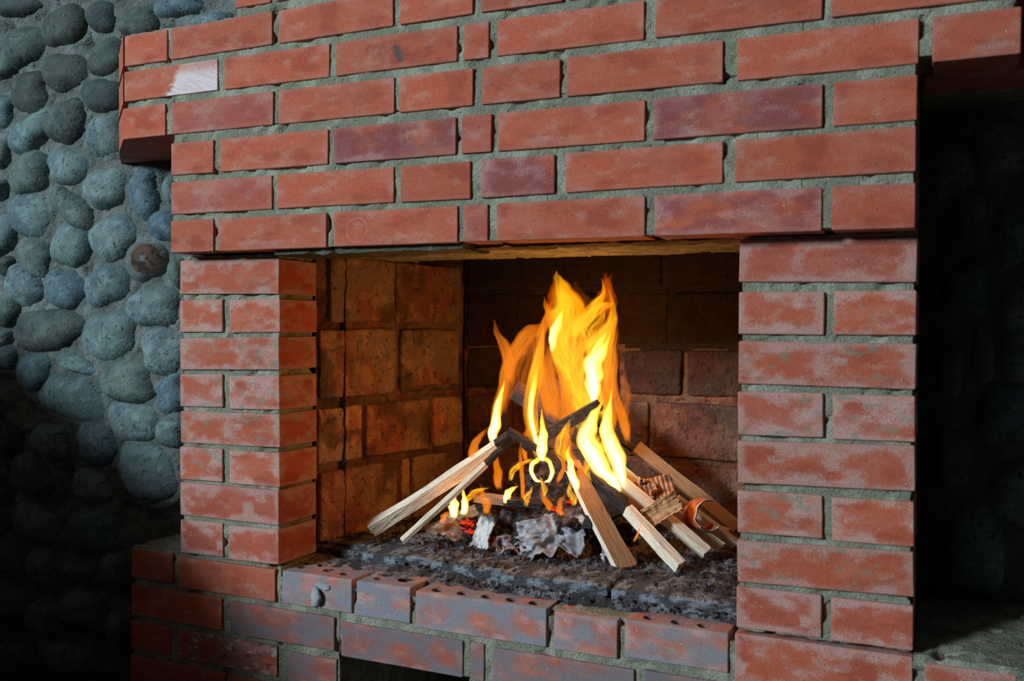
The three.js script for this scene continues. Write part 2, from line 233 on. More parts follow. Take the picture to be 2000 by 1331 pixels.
// second leaf of the mantel shelf, longer than the front one
const shelf = obj('mantel_backing', mergeGeometries([mortarGeo(-120, 0, 240, 447, -226, -112, 12), mortarGeo(1355, 1600, 240, 447, -400, -112, 14)]), M.mortar, hearthplace);
for (let k = 0; k < 3; k++) {                                     // the left end splays out towards the wall
  const q = new THREE.Shape(); [[-132, 5], [-249, 104], [-372, 226], [-4, 226], [-4, 116], [-126, 116]].forEach(([x, z], i) => q[i ? 'lineTo' : 'moveTo'](x / 1000, z / 1000));
  const g = new THREE.ExtrudeGeometry(q, { depth: 0.062, bevelEnabled: false }).rotateX(-Math.PI / 2), p = g.attributes.position; for (let i = 0; i < p.count; i++) g.attributes.uv.setXY(i, clamp((p.getX(i) + p.getZ(i) + 0.6) * 1.6) / 2, (3 + clamp(p.getY(i) / 0.062, 0.03, 0.97)) / 8);
  obj('brick', g, M.breast[2], shelf).position.copy(mm(700 - 700, 237 + k * 74.5, 0)).add(new THREE.Vector3(0, 0, 0));
}
for (let k = 0; k < 3; k++) for (const [a, b, c] of [[1360, 1604, 6]]) brick(shelf, a + (k === 1 ? 8 : k === 2 ? 12 : 0), b, 229 + k * 76, 292 + k * 76, -103, 116, M.breast, c + k);
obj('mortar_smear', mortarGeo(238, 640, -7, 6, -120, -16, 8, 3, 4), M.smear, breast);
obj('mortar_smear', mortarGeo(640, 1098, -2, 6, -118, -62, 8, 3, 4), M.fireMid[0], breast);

// piers
function pier(x0, x1, rows, split, cells) {
  const p = obj('pier', mortarGeo(x0 + 5, x1 - 5, -606, -1, -158, -51, 6, 1.8, 7), M.mortar, hearthplace);
  rows.forEach(([yl, yr, h], k) => {
    const rz = Math.atan((yr - yl) / (x1 - x0)), y = (yl + yr) / 2;
    if (k % 2 === 0) brick(p, x0, x1, y, y + h, -46, 120, M.pier, cells[k % cells.length], { rz });
    else { brick(p, x0, split[0], y, y + h, -46, 120, M.pier, 8 + (k * 3) % 8, { rz, u: 0 }); brick(p, split[1], x1, y, y + h, -46, 120, M.pier, 8 + (k * 5 + 2) % 8, { rz, u: 0.5 }); }
  });
}
pier(-20, 229, [[-77, -79, 68], [-155, -152, 65], [-230, -225, 64], [-307, -301, 66], [-379, -375, 65], [-454, -451, 66.5], [-526, -525, 67.5], [-605, -600, 68]], [90, 106], [0, 2, 3, 4, 6, 7, 1]);
pier(1103, 1355, [[-69, -73, 65], [-149, -150, 65], [-226, -227, 66], [-306, -302, 67], [-380, -374, 66], [-457, -453, 65.5], [-533, -526, 65], [-604, -603, 64.5]], [1229, 1242], [5, 1, 6, 3, 7, 2, 0]);

// base with the perforated ledge bricks and the ash opening
const base = obj('hearth_base', mergeGeometries([mortarGeo(-148, 230, -1070, -606, -230, -51), mortarGeo(230, 366, -1070, -626, -230, -51), mortarGeo(640, 1103, -1070, -628, -230, -51), mortarGeo(1103, 1612, -1070, -613, -400, -51, 9), mortarGeo(366, 640, -755, -628, -230, -51), mortarGeo(366, 640, -1070, -985, -230, -54, 12), mortarGeo(350, 656, -1000, -700, -600, -570, 20), mortarGeo(346, 366, -1000, -740, -600, -232, 20), mortarGeo(640, 660, -1000, -740, -600, -232, 20), mortarGeo(350, 656, -757, -740, -600, -232, 20), mortarGeo(350, 656, -1000, -985, -600, -232, 20),
  mortarGeo(228, 1103, -645, -631, -160, -60, 8), mortarGeo(790, 925, -660, -617, -160, -62, 5, 2.5, 6), mortarGeo(228, 1103, -640, -617, -200, -150, 8, 3, 6), mortarGeo(1357, 1612, -640, -609, -402, -50, 6, 3.2, 9), mortarGeo(-148, -22, -640, -603, -232, -50, 6, 3.2, 9)]), M.mortar, hearthplace);
const lb = (x0, x1, y0, y1, cell, o) => brick(base, x0, x1, y0, y1, -46, 120, M.base, cell, o);
lb(-153, -40, -668, -606, 0); lb(-25, 220, -674, -611, 1); lb(-153, 89, -747, -683, 2); lb(109, 357, -750, -686, 7); lb(-156, -49, -819, -760, 4); brick(base, -25, 224, -820, -760, -46, 120, M.base[0], 15); lb(-158, 96, -897, -833, 5); lb(108, 240, -897, -833, 3);
lb(247, 362, -829, -766, 9); lb(252, 362, -905, -843, 8); lb(-158, -49, -975, -912, 3); lb(-37, 220, -975, -912, 0); lb(232, 362, -980, -918, 10); lb(-158, 96, -1051, -988, 2); lb(108, 362, -1057, -994, 1);
lb(371, 627, -757, -692, 11); lb(642, 669, -757, -692, 12); lb(685, 940, -760, -695, 6); lb(956, 1092, -757, -693, 8);
lb(640, 770, -836, -772, 7); lb(782, 1034, -836, -772, 10); lb(1046, 1355, -836, -772, 9); lb(652, 900, -912, -848, 8); lb(912, 1160, -912, -848, 12); lb(1172, 1420, -912, -848, 6); lb(374, 626, -1050, -986, 7); lb(640, 890, -1050, -986, 13); lb(902, 1150, -1050, -986, 11); lb(640, 770, -980, -922, 6); lb(782, 1034, -980, -922, 9); lb(1046, 1300, -980, -922, 14);
brick(base, 1101, 1355, -689, -612, -46, 120, M.pier, 4); lb(1104, 1355, -764, -700, 8);
brick(base, 1371, 1487, -688, -618, -46, 120, M.pier, 9, { dz: 0 }); brick(base, 1497, 1618, -688, -618, -46, 120, M.pier, 10, { dz: 0 }); lb(1367, 1618, -764, -700, 12);
const csg = new Evaluator();
function perforated(x0, x1, y0, y1, d, holes, cell) {              // a brick with round holes through its bed
  brickSeed++; const w = x1 - x0, h = y1 - y0, body = new Brush(brickGeo(w, h, d, 3, brickSeed * 3.7, cell, 0, 0.6)), drills = new Brush(mergeGeometries(holes.map(([hx, hz, hr]) => new THREE.CylinderGeometry(hr / 1000, hr / 1050, 0.09, 18).translate((hx - (x0 + x1) / 2) / 1000, 0.02, (hz + 46 + d / 2) / 1000))));
  body.updateMatrixWorld(); drills.updateMatrixWorld(); const r = csg.evaluate(body, drills, SUBTRACTION), g = r.geometry; g.clearGroups();
  const m = obj('brick', g, M.ledge, base); m.position.copy(mm((x0 + x1) / 2, (y0 + y1) / 2, -46 - d / 2)); return m;
}
perforated(236, 396, -674, -611, 118, [[256, -83, 11], [284, -110, 10], [316, -85, 12], [314, -119, 10], [360, -78, 12], [361, -119, 11]], 6);
perforated(406, 521, -676, -611, 118, [[436, -76, 11], [486, -90, 16]], 8);
perforated(532, 786, -681, -615, 118, [[567, -69, 14], [570, -112, 14], [617, -71, 14], [620, -111, 14], [666, -70, 14], [667, -112, 14], [714, -70, 14], [716, -114, 13], [757, -70, 14]], 11);
brick(base, 800, 912, -681, -618, -46, 120, M.ledge, 9, { dz: 2 });
perforated(923, 1091, -677, -615, 118, [[959, -74, 13], [1007, -71, 14], [1049, -70, 13], [1017, -110, 12]], 12);
// splash of white mortar on the ledge
seed(77);
for (const [x, y, z, w, h, d] of [[322, -652, -38, 11, 15, 9], [318, -640, -41, 8, 11, 6], [332, -630, -44, 16, 8, 4], [315, -664, -43, 7, 8, 5]]) { const g = new THREE.IcosahedronGeometry(1, 3), p = g.attributes.position; for (let i = 0; i < p.count; i++) { const k = 0.6 + 0.7 * n3(p.getX(i) * 1.7 + x, p.getY(i) * 1.7, p.getZ(i) * 1.7 + y); p.setXYZ(i, p.getX(i) * k * w / 1000, p.getY(i) * k * h / 1000, p.getZ(i) * k * d / 1000); } g.computeVertexNormals(); obj('mortar_splash', g, M.mortarPale, base).position.copy(mm(x, y, z)); }

// inner hearth: sooty slabs in front, bedded in mortar
const hearth = obj('inner_hearth', mortarGeo(232, 1100, -640, -592, -690, -175, 16), M.ash, hearthplace);
for (const [x0, x1, y1, zf, rz, ry] of [[226, 336, -585, -196, 0, 0.04], [340, 500, -588, -160, 0.004, 0.02], [505, 662, -586, -146, -0.004, -0.06], [668, 872, -583, -112, 0.004, 0], [877, 1100, -586, -108, -0.003, 0]]) { const b = brick(hearth, x0, x1, y1 - 30, y1, zf, 118, M.ashSlab, 0, { rz, r: 6, jag: 2.6 }); b.rotation.y = ry; }

// firebox: splayed left wall, back wall, right wall and the smoky throat above
const firebox = obj('firebox', mergeGeometries([box(1.0, 1.45, 0.05, 0, 0, -0.025)].map((g) => g.translate(...mm(660, -70, -668).toArray()))), M.fireJoint, hearthplace);
function wallPanel(ox, oz, ang, len, rows, y0, y1, soot) {          // a panel of mortar with bricks on it, turned about its near end
  const g = group('firebox_wall', hearthplace); g.position.copy(mm(ox, 0, oz)); g.rotation.y = ang; g.position.y = 0;
  const nU = Math.round(len / 9), nV = Math.round((y1 - y0) / 9), pg = new THREE.PlaneGeometry(len / 1000, (y1 - y0) / 1000, nU, nV), p = pg.attributes.position, uv = pg.attributes.uv;
  for (let i = 0; i < p.count; i++) { const x = p.getX(i) * 1000, y = p.getY(i) * 1000; p.setXYZ(i, p.getX(i) + len / 2000, p.getY(i) + ((y0 + y1) / 2 + 1070) / 1000, ((n3(x / 14 + ox, y / 14, 3) - 0.5) * 9 + (n3(x / 60 + ox, y / 60, 9) - 0.5) * 10 - 5) / 1000); uv.setXY(i, x / 600 + ox * 0.01, y / 600); }
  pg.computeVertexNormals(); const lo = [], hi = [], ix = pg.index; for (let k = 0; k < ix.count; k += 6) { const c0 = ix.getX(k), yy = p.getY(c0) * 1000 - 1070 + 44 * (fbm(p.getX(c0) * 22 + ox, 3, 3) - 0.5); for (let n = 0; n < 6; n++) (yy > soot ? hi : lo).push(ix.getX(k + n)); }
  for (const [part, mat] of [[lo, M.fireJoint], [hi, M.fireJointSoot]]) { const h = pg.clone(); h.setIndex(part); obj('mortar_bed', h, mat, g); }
  for (const [ya, yb, xs, dark] of rows) for (let i = 0; i < xs.length; i += 2) {
    const w = xs[i + 1] - xs[i], h = yb - ya; brickSeed++; seed(brickSeed * 3);
    const geo = brickGeo(w, h, 60, 8, brickSeed * 2.1, 0, 0, 4.5), q = geo.attributes.position, u = geo.attributes.uv; const ou = rnd(), ov = rnd();
    for (let k = 0; k < q.count; k++) u.setXY(k, q.getX(k) / 0.6 + ou, q.getY(k) / 0.6 + q.getZ(k) / 0.6 + ov);
    const pool = dark === 2 ? M.fireSoot.slice(0, 1) : dark === 1 ? M.fireSoot : dark === 4 ? M.fireLit : dark === 5 ? M.fireMid : dark ? M.fireDim : M.fire;
    const b = obj('brick', geo, pool[brickSeed % pool.length], g); b.position.set((xs[i] + w / 2) / 1000, ((ya + yb) / 2 + 1070) / 1000, -0.030 + rr(0.001, 0.006)); b.rotation.set(rr(-0.015, 0.015), rr(-0.012, 0.012), rr(-0.012, 0.012));
  }
  return g;
}
const ANG = Math.atan2(483, 87);
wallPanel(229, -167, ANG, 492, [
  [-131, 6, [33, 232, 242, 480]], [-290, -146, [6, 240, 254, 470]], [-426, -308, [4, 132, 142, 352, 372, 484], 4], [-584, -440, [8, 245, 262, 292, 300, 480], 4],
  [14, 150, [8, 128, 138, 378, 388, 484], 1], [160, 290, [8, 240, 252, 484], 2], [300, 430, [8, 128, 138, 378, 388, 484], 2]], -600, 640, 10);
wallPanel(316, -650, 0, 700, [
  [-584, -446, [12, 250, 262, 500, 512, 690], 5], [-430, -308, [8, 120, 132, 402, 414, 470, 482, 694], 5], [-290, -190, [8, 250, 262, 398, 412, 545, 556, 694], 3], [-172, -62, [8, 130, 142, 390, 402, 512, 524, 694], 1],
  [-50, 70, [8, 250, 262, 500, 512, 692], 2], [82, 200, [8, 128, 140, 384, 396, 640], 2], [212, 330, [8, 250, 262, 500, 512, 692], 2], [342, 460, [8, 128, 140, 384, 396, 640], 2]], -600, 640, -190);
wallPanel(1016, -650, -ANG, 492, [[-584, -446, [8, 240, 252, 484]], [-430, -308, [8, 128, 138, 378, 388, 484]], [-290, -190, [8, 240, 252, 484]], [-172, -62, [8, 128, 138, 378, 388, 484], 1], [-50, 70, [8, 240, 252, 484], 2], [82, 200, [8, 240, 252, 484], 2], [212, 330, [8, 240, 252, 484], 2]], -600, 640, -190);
// shell that closes the firebox and flue
obj('flue_shell', mergeGeometries([
  box(0.04, 1.3, 0.62, 0, 0, 0).rotateY(ANG - Math.PI / 2).translate(...mm(240, 0, -420).toArray()), box(0.04, 1.3, 0.62, 0, 0, 0).rotateY(Math.PI / 2 - ANG).translate(...mm(1092, 0, -420).toArray()),
  box(1.0, 0.05, 0.62, 0, 0, 0).translate(...mm(666, 660, -400).toArray()), box(0.95, 0.62, 0.03, 0, 0, 0).translate(...mm(666, 330, -150).toArray())]), M.dark, hearthplace);

// ───────────────────────── the cobbled wall ─────────────────────────
const STONES = `-541,578,69,51,0 -673,547,61,52,0 -419,586,47,39,0 -540,469,68,50,0 -404,489,54,43,0 -419,402,69,39,0 -663,430,68,48,0 -535,349,58,57,-8 -660,332,79,47,15 -409,304,52,53,0 -761,505,52,34,0 -758,395,41,41,0 -764,291,37,36,0 -300,556,59,40,0 -702,651,73,31,0 -182,578,67,27,0 -86,531,65,22,0 -662,234,73,50,0 -533,240,63,46,0 -408,184,62,53,10 -286,161,48,57,16 -664,132,75,54,0 -522,142,78,39,-35 -522,52,59,59,-20 -387,66,78,50,25 -220,87,49,41,0 -283,7,61,49,0 -644,27,64,44,-30 -755,85,44,53,0 -686,-45,65,52,-30 -538,-52,70,46,0 -402,-47,68,51,20 -182,-23,27,39,10 -198,164,24,32,10 -762,195,22,28,0 -744,6,31,25,0 -258,-98,74,50,0 -604,-152,111,56,0 -398,-164,90,55,0 -230,-200,64,52,0 -649,-256,57,47,0 -504,-233,64,23,-20 -343,-272,88,47,0 -516,-317,102,59,-15 -324,-363,89,45,-5 -204,-298,52,44,20 -197,-379,42,40,0 -743,-101,48,45,0 -749,-224,41,33,0 -756,-176,29,25,0 -437,-425,66,51,0 -275,-477,84,73,0 -658,-513,73,54,0 -450,-528,64,40,0 -646,-632,72,51,0 -437,-635,103,51,0 -621,-734,50,50,0 -515,-736,65,27,0 -490,-823,64,52,0 -616,-863,64,50,0 -734,-723,48,46,0 -538,-951,104,43,0 -739,-429,55,46,0 -589,-427,66,45,0 -386,-711,39,36,0 -734,-839,56,51,0 -370,-848,36,41,0 -707,-977,66,46,0 1490,11,24,51,0 1505,-141,33,81,0 1482,-284,38,56,0 1452,-189,18,56,0 1408,-366,30,62,0 1442,-520,53,74,0 1508,-416,41,64,0 1426,-76,36,61,0 1401,-216,24,52,0 1434,55,31,52,0 1401,135,36,61,0 1471,174,38,64,0 1501,257,37,51,0`.split(' ').map((s) => s.split(',').map(Number));
for (const s of STONES) { s[2] *= 1.09; s[3] *= 1.09; }
seed(4242);
{ // more stones of the same size where the wall runs on past the picture
  const free = (x, y, r) => STONES.every((s) => Math.hypot((x - s[0]) / (s[2] + r), (y - s[1]) / (s[3] + r * 0.8)) > 1.0);
  for (let k = 0; k < 5000; k++) { const right = rnd() < 0.25, x = right ? rr(1400, 2000) : rr(-1500, 120), y = rr(-1050, 900), r = rr(36, 62); if (!right && x > -800 && x < -120 && y < 640) continue; if (right && x < 1540 && y < 640) continue; if (free(x, y, r)) STONES.push([x, y, r, r * rr(0.75, 1), rr(-30, 30)]); }
}
const stoneOutline = (s, f) => 1 + 0.10 * Math.cos(2 * f + s[0]) + 0.06 * Math.cos(3 * f + s[1] * 1.7) + 0.035 * Math.cos(5 * f + s[0] * 2.3);
function around(s, x, y) { const a = -(s[4] * Math.PI) / 180, dx = x - s[0], dy = y - s[1], u = dx * Math.cos(a) - dy * Math.sin(a), v = dx * Math.sin(a) + dy * Math.cos(a), f = Math.atan2(v / s[3], u / s[2]), e = 2.5; return Math.pow(Math.pow(Math.abs(u / s[2]), e) + Math.pow(Math.abs(v / s[3]), e), 1 / e) / stoneOutline(s, f); }
const ZW = -238, wallZ = (x) => (x > 1000 ? -404 : ZW);           // the wall stands further back right of the fireplace
function cobbleBed(x0, x1, y0, y1, step) {
  const nx = Math.round((x1 - x0) / step), ny = Math.round((y1 - y0) / step), g = new THREE.PlaneGeometry(1, 1, nx, ny), p = g.attributes.position, uv = g.attributes.uv;
  for (let i = 0; i < p.count; i++) {
    const x = lerp(x0, x1, p.getX(i) + 0.5), y = lerp(y0, y1, p.getY(i) + 0.5); let lift = 0;
    for (const s of STONES) { if (Math.abs(x - s[0]) > 190 || Math.abs(y - s[1]) > 160) continue; const d = (around(s, x, y) - 1) * Math.min(s[2], s[3]); const k = d < 0 ? 1 : Math.exp(-(d * d) / 260); lift = Math.max(lift, k); }
    const z = wallZ(x) + lift * 24 + (fbm(x / 22, y / 22, 3) - 0.5) * 11 - sst(0.66, 0.74, vn(x / 9 + 50, y / 9)) * 4, v = mm(x, y, z); p.setXYZ(i, v.x, v.y, v.z); uv.setXY(i, x / 400, y / 400);
  }
  g.computeVertexNormals(); return g;
}
const wallBack = struct(obj('wall_back', mergeGeometries([cobbleBed(-1500, 250, -1070, 900, 7), cobbleBed(1085, 2000, -1070, 900, 12)]), M.wallMortar));
obj('wall_core', mergeGeometries([[-5650, 215, -1070, 4180, -252, -800], [1117, 3900, -1070, 4180, -418, -800], [215, 1117, 690, 4180, -252, -800], [-5650, 3900, -1070, 4180, -800, -900]].map(([a, b, c, d, e, f]) => box((b - a) / 1000, (d - c) / 1000, (e - f) / 1000, 0, 0, 0).translate(...mm((a + b) / 2, (c + d) / 2, (e + f) / 2).toArray()))), M.wallMortar, wallBack);
function stoneGeo(s) {
  const R = 11, S = 30, pos = [], uv = [], idx = [], a = (s[4] * Math.PI) / 180, D = 34 + 9 * lat(s[0] & 255, s[1] & 255) + 0.12 * Math.min(s[2], s[3]), tilt = (lat(s[1] & 255, s[0] & 255) - 0.5) * 0.5, tilt2 = (lat(s[1] + 9 & 255, s[0] & 255) - 0.5) * 0.5;
  for (let i = 0; i <= R; i++) for (let j = 0; j < S; j++) {
    const ro = Math.sin((i / R) * Math.PI / 2), f = (j / S) * Math.PI * 2, e = 2 / 2.5, c = Math.cos(f), n = Math.sin(f), cx = Math.sign(c) * Math.pow(Math.abs(c), e), cy = Math.sign(n) * Math.pow(Math.abs(n), e), k = stoneOutline(s, Math.atan2(cy, cx)) * ro * 0.985;
    const u = cx * s[2] * k, v = cy * s[3] * k, x = u * Math.cos(a) - v * Math.sin(a), y = u * Math.sin(a) + v * Math.cos(a);
    let z = D * Math.pow(Math.max(0, 1 - Math.pow(ro, 3.2)), 0.7) * (1 + tilt * cx * ro + tilt2 * cy * ro) + (n3((x + s[0]) / 26, (y + s[1]) / 26, 3) - 0.5) * 10 * (1 - Math.pow(ro, 6)) + (n3((x + s[0]) / 9, (y + s[1]) / 9, 3) - 0.5) * 2.5;
    pos.push(x / 1000, y / 1000, z / 1000); uv.push((x + s[0] * 3.3) / 500, (y + s[1] * 2.7) / 500);
  }
  for (let i = 0; i < R; i++) for (let j = 0; j < S; j++) { const A = i * S + j, B = i * S + (j + 1) % S; idx.push(A, A + S, B, B, A + S, B + S); }
  const g = new THREE.BufferGeometry(); g.setAttribute('position', new THREE.Float32BufferAttribute(pos, 3)); g.setAttribute('uv', new THREE.Float32BufferAttribute(uv, 2)); g.setIndex(idx); g.computeVertexNormals(); return g;
}
STONES.forEach((s, k) => {
  const rust = s[0] === -283 && s[1] === 7, g = stoneGeo(s); if (rust) { const p = g.attributes.position; for (let i = 0; i < p.count; i++) g.attributes.uv.setXY(i, (p.getX(i) - 0.022) / 0.125 + 0.5, (p.getY(i) - 0.004) / 0.118 + 0.5); }
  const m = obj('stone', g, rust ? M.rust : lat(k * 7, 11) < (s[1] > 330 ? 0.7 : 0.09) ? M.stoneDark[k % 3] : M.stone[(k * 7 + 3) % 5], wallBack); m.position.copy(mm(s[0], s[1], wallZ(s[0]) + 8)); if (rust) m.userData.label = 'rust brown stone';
});

// ───────────────────────── the rest of the room (beyond the picture) ─────────────────────────
const plaster = new THREE.MeshStandardMaterial({ color: 0x2c2925, roughness: 0.95 }), boards = new THREE.MeshStandardMaterial({ map: woodTex, color: new THREE.Color(0.13, 0.09, 0.07), roughness: 0.8 });
const zF = WIN.z + 0.1, H = 5.2, xL = -6.3, xR = 3.2;
struct(obj('floor', box(9.7, 0.1, 9.0, -1.55, -0.05, 3.85), boards));
struct(obj('ceiling', box(9.7, 0.1, 9.0, -1.55, H + 0.05, 3.85), boards));
struct(obj('wall_left', box(0.2, H, 9.0, xL - 0.1, H / 2, 3.85), plaster));
struct(obj('wall_right', box(0.2, H, 9.0, xR + 0.1, H / 2, 3.85), plaster));
struct(obj('wall_front', mergeGeometries([box(WIN.x - WIN.w / 2 - xL, H, 0.2, (xL + WIN.x - WIN.w / 2) / 2, H / 2, zF), box(xR - WIN.x - WIN.w / 2, H, 0.2, (xR + WIN.x + WIN.w / 2) / 2, H / 2, zF), box(WIN.w, WIN.y - WIN.h / 2, 0.2, WIN.x, (WIN.y - WIN.h / 2) / 2, zF), box(WIN.w, H - WIN.y - WIN.h / 2, 0.2, WIN.x, (H + WIN.y + WIN.h / 2) / 2, zF)]), plaster));
const win = struct(group('window_1')); win.position.set(WIN.x, WIN.y, zF);
obj('window_frame', mergeGeometries([box(WIN.w, 0.05, 0.06, 0, WIN.h / 2 - 0.025, 0), box(WIN.w, 0.05, 0.06, 0, -WIN.h / 2 + 0.025, 0), box(0.05, WIN.h, 0.06, WIN.w / 2 - 0.025, 0, 0), box(0.05, WIN.h, 0.06, -WIN.w / 2 + 0.025, 0, 0)]), new THREE.MeshStandardMaterial({ color: 0x6b6459, roughness: 0.6 }), win);
obj('window_pane', box(WIN.w - 0.08, WIN.h - 0.08, 0.006, 0, 0, 0), new THREE.MeshPhysicalMaterial({ transmission: 1, thickness: 0, roughness: 0.02 }), win);
// added, unseen chest shaped to cast the shadow on the cobbles and fireplace foot
{
  const chest = group('shadow_chest'); chest.position.copy(mm(-665, -1070, 850)); tag(chest, 'added unseen dark chest with a sloping lid that shades the lower left', 'chest');
  const shape = (pts) => { const q = new THREE.Shape(); pts.forEach(([x, y], k) => q[k ? 'lineTo' : 'moveTo'](x, y)); q.closePath(); return q; };
  obj('carcass', new THREE.ExtrudeGeometry(shape([[-1.1, 0], [0.41, 0], [0.41, 0.69], [-0.41, 1.16], [-1.1, 1.16]]), { depth: 0.57, bevelEnabled: false }).translate(0, 0, -0.285), boards, chest);
  obj('lid', new THREE.ExtrudeGeometry(shape([[0.42, 0.68], [0.42, 0.71], [-0.415, 1.197], [-0.415, 1.167]]), { depth: 0.6, bevelEnabled: true, bevelSize: 0.004, bevelThickness: 0.004, bevelSegments: 1 }).translate(0, 0, -0.3), boards, chest);
  obj('top', box(0.7, 0.03, 0.6, -0.765, 1.18, 0), boards, chest);
  obj('handle', box(0.02, 0.03, 0.12, 0.42, 0.5, 0), M.dark, chest);
}

// ───────────────────────── ash bed and kindling ─────────────────────────
{
  const g = new THREE.PlaneGeometry(1, 1, 190, 110), p = g.attributes.position, uv = g.attributes.uv;
  for (let i = 0; i < p.count; i++) { const u = p.getX(i) + 0.5, x = lerp(228, 1102, u), front = lerp(-255, -128, sst(0.0, 0.5, u)) - 26 * fbm(x / 40, 2, 3), z = lerp(-648, front, 0.5 - p.getY(i)); const inner = clamp((front - z) / 60); const y = -589 + inner * 3 + (fbm(x / 26, z / 26, 4) - 0.42) * 15 * inner + sst(0.6, 0.75, vn(x / 8, z / 8)) * 5 * inner; const v = mm(x, y, z); p.setXYZ(i, v.x, v.y, v.z); uv.setXY(i, x / 500, z / 500); }
  g.computeVertexNormals(); tag(stuff(obj('ash_bed', g, M.ash)), 'dark clumpy ash and soot covering the hearth under the fire', 'ash');
}
{
  seed(99); const lump = new THREE.IcosahedronGeometry(1, 1), q = lump.attributes.position; for (let i = 0; i < q.count; i++) { const k = 0.7 + 0.6 * n3(q.getX(i) * 2, q.getY(i) * 2, q.getZ(i) * 2); q.setXYZ(i, q.getX(i) * k, q.getY(i) * k, q.getZ(i) * k); } lump.computeVertexNormals();
  const N = 760, im = shade(new THREE.InstancedMesh(lump, M.clinker, N)), m4 = new THREE.Matrix4(), c = new THREE.Color();
  for (let k = 0; k < N; k++) { let x = rr(235, 1095), z, y; if (k < 520) { z = rr(-600, lerp(-235, -125, sst(228, 660, x))); y = -582; } else if (k < 780) { z = lerp(-190, -112, sst(300, 660, x)) + rr(-4, 14); y = -609 + (rnd() < 0.3 ? 8 : 0); } else { z = rr(-110, -55); y = -613; } const s = rr(1.2, k < 520 ? 5 : 3.4); m4.compose(mm(x, y + s * 0.2, z), new THREE.Quaternion().setFromEuler(new THREE.Euler(rr(0, 6), rr(0, 6), rr(0, 6))), new THREE.Vector3(s * rr(0.7, 1.5), s * rr(0.5, 1), s * rr(0.7, 1.5)).multiplyScalar(0.001)); im.setMatrixAt(k, m4); const t = rr(0.5, 1.9); im.setColorAt(k, c.setRGB(t, t, t * 1.02)); }
  im.name = 'ash_crumbs'; scene.add(im); tag(stuff(im), 'loose crumbs of soot and clinker scattered on the hearth and ledge', 'ash crumbs');
}
{ // dust and soot swept against the inner hearth, thinning out over the ledge bricks
  const g = new THREE.PlaneGeometry(1, 1, 220, 24), p = g.attributes.position, uv = g.attributes.uv;
  for (let i = 0; i < p.count; i++) { const u = p.getX(i) + 0.5, v = 0.5 - p.getY(i), x = lerp(232, 1100, u), back = lerp(-215, -112, sst(0.05, 0.55, u)), z = lerp(back, -78 - 44 * fbm(x / 34, 7, 4), v), y = -610 - (x > 530 ? 4 : 0) + 13 * Math.pow(1 - v, 2.2) + 9 * (fbm(x / 14, z / 14, 4) - 0.54) - 1.5 * v, w = mm(x, y, z); p.setXYZ(i, w.x, w.y, w.z); uv.setXY(i, x / 500, z / 500); }
  g.computeVertexNormals(); tag(stuff(obj('soot_drift', g, M.ash)), 'grey brown soot and dust lying along the ledge in front of the inner hearth', 'soot');
}
// a split stick from A (outer end) to B (inner end); w across, t thick, roll about its length; the last part of it may be charred
function stick(name, label, A, B, w, t, roll, mat, o = {}) {
  brickSeed++; seed(brickSeed); const a = mm(...A), b = mm(...B), L = a.distanceTo(b) * 1000, sd = brickSeed * 5.3;
  const X = b.clone().sub(a).normalize(), Y0 = new THREE.Vector3(0, 0, 1).cross(X).normalize(), Z0 = X.clone().cross(Y0).normalize(), q = new THREE.Quaternion().setFromRotationMatrix(new THREE.Matrix4().makeBasis(X, Y0, Z0)).multiply(new THREE.Quaternion().setFromAxisAngle(new THREE.Vector3(1, 0, 0), roll));
  const part = (f0, f1) => {
    const n = Math.max(4, Math.round((L * (f1 - f0)) / 14)), g = new THREE.BoxGeometry(1, 1, 1, n, 4, 3), p = g.attributes.position, N = g.attributes.normal, uv = g.attributes.uv;
    for (let i = 0; i < p.count; i++) {
      const f = lerp(f0, f1, p.getX(i) + 0.5), x = f * L, ta = lerp(1, o.taper ?? 0.9, f), bend = (o.bow ?? 3) * Math.sin(f * Math.PI) * (sd % 2 > 1 ? 1 : -1);
      let y = p.getY(i) * w * ta + bend + (n3(x / 60 + sd, p.getY(i) * 2, 1) - 0.5) * w * 0.22 + (n3(x / 9 + sd, p.getY(i) * 3, 8) - 0.5) * 1.2, z = p.getZ(i) * t * ta + (n3(x / 50 + sd + 30, p.getZ(i) * 2, 5) - 0.5) * t * 0.3 + (n3(x / 8 + sd, p.getY(i) * 9, 3) - 0.5) * 1.3;
      const ex = (f <= 0.001 ? (n3(p.getY(i) * 6 + sd, p.getZ(i) * 5, 2) - 0.5) * 8 : f >= 0.999 ? (n3(p.getY(i) * 6 + sd, p.getZ(i) * 5, 7) - 0.5) * 10 : 0);
      p.setXYZ(i, (x + ex) / 1000, y / 1000, z / 1000); const ny = Math.abs(N.getY(i)); if (Math.abs(N.getX(i)) > 0.5) uv.setXY(i, p.getY(i) * 2 + sd, p.getZ(i) * 2); else uv.setXY(i, x / 250 + sd, (ny > 0.5 ? z : y) / 250 + sd * 0.7);
    }
    g.computeVertexNormals(); return g;
  };
  const cut = 1 - (o.char ?? 0);
  let root;
  if (o.char) { root = group(name); obj('split_wood', part(0, cut), mat, root); const c = obj('charred_end', part(cut, 1), o.charMat ?? M.char, root); c.userData.label = 'blackened end'; }
  else root = obj(name, part(0, 1), mat);
  root.position.copy(a); root.quaternion.copy(q); return tag(root, label, 'firewood', 'kindling sticks of the fire');
}
stick('kindling_stick', 'long wide pale lath leaning from the far left of the pile, charred at its top', [311, -563, -243], [594, -362, -322], 26, 22, 0.7, M.woodPale, { char: 0.1, bow: 4 });
stick('kindling_stick', 'thin pale stick crossing in front of the long left lath', [404, -572, -212], [588, -384, -290], 16, 9, -0.8, M.wood, { char: 0.16, bow: 2 });
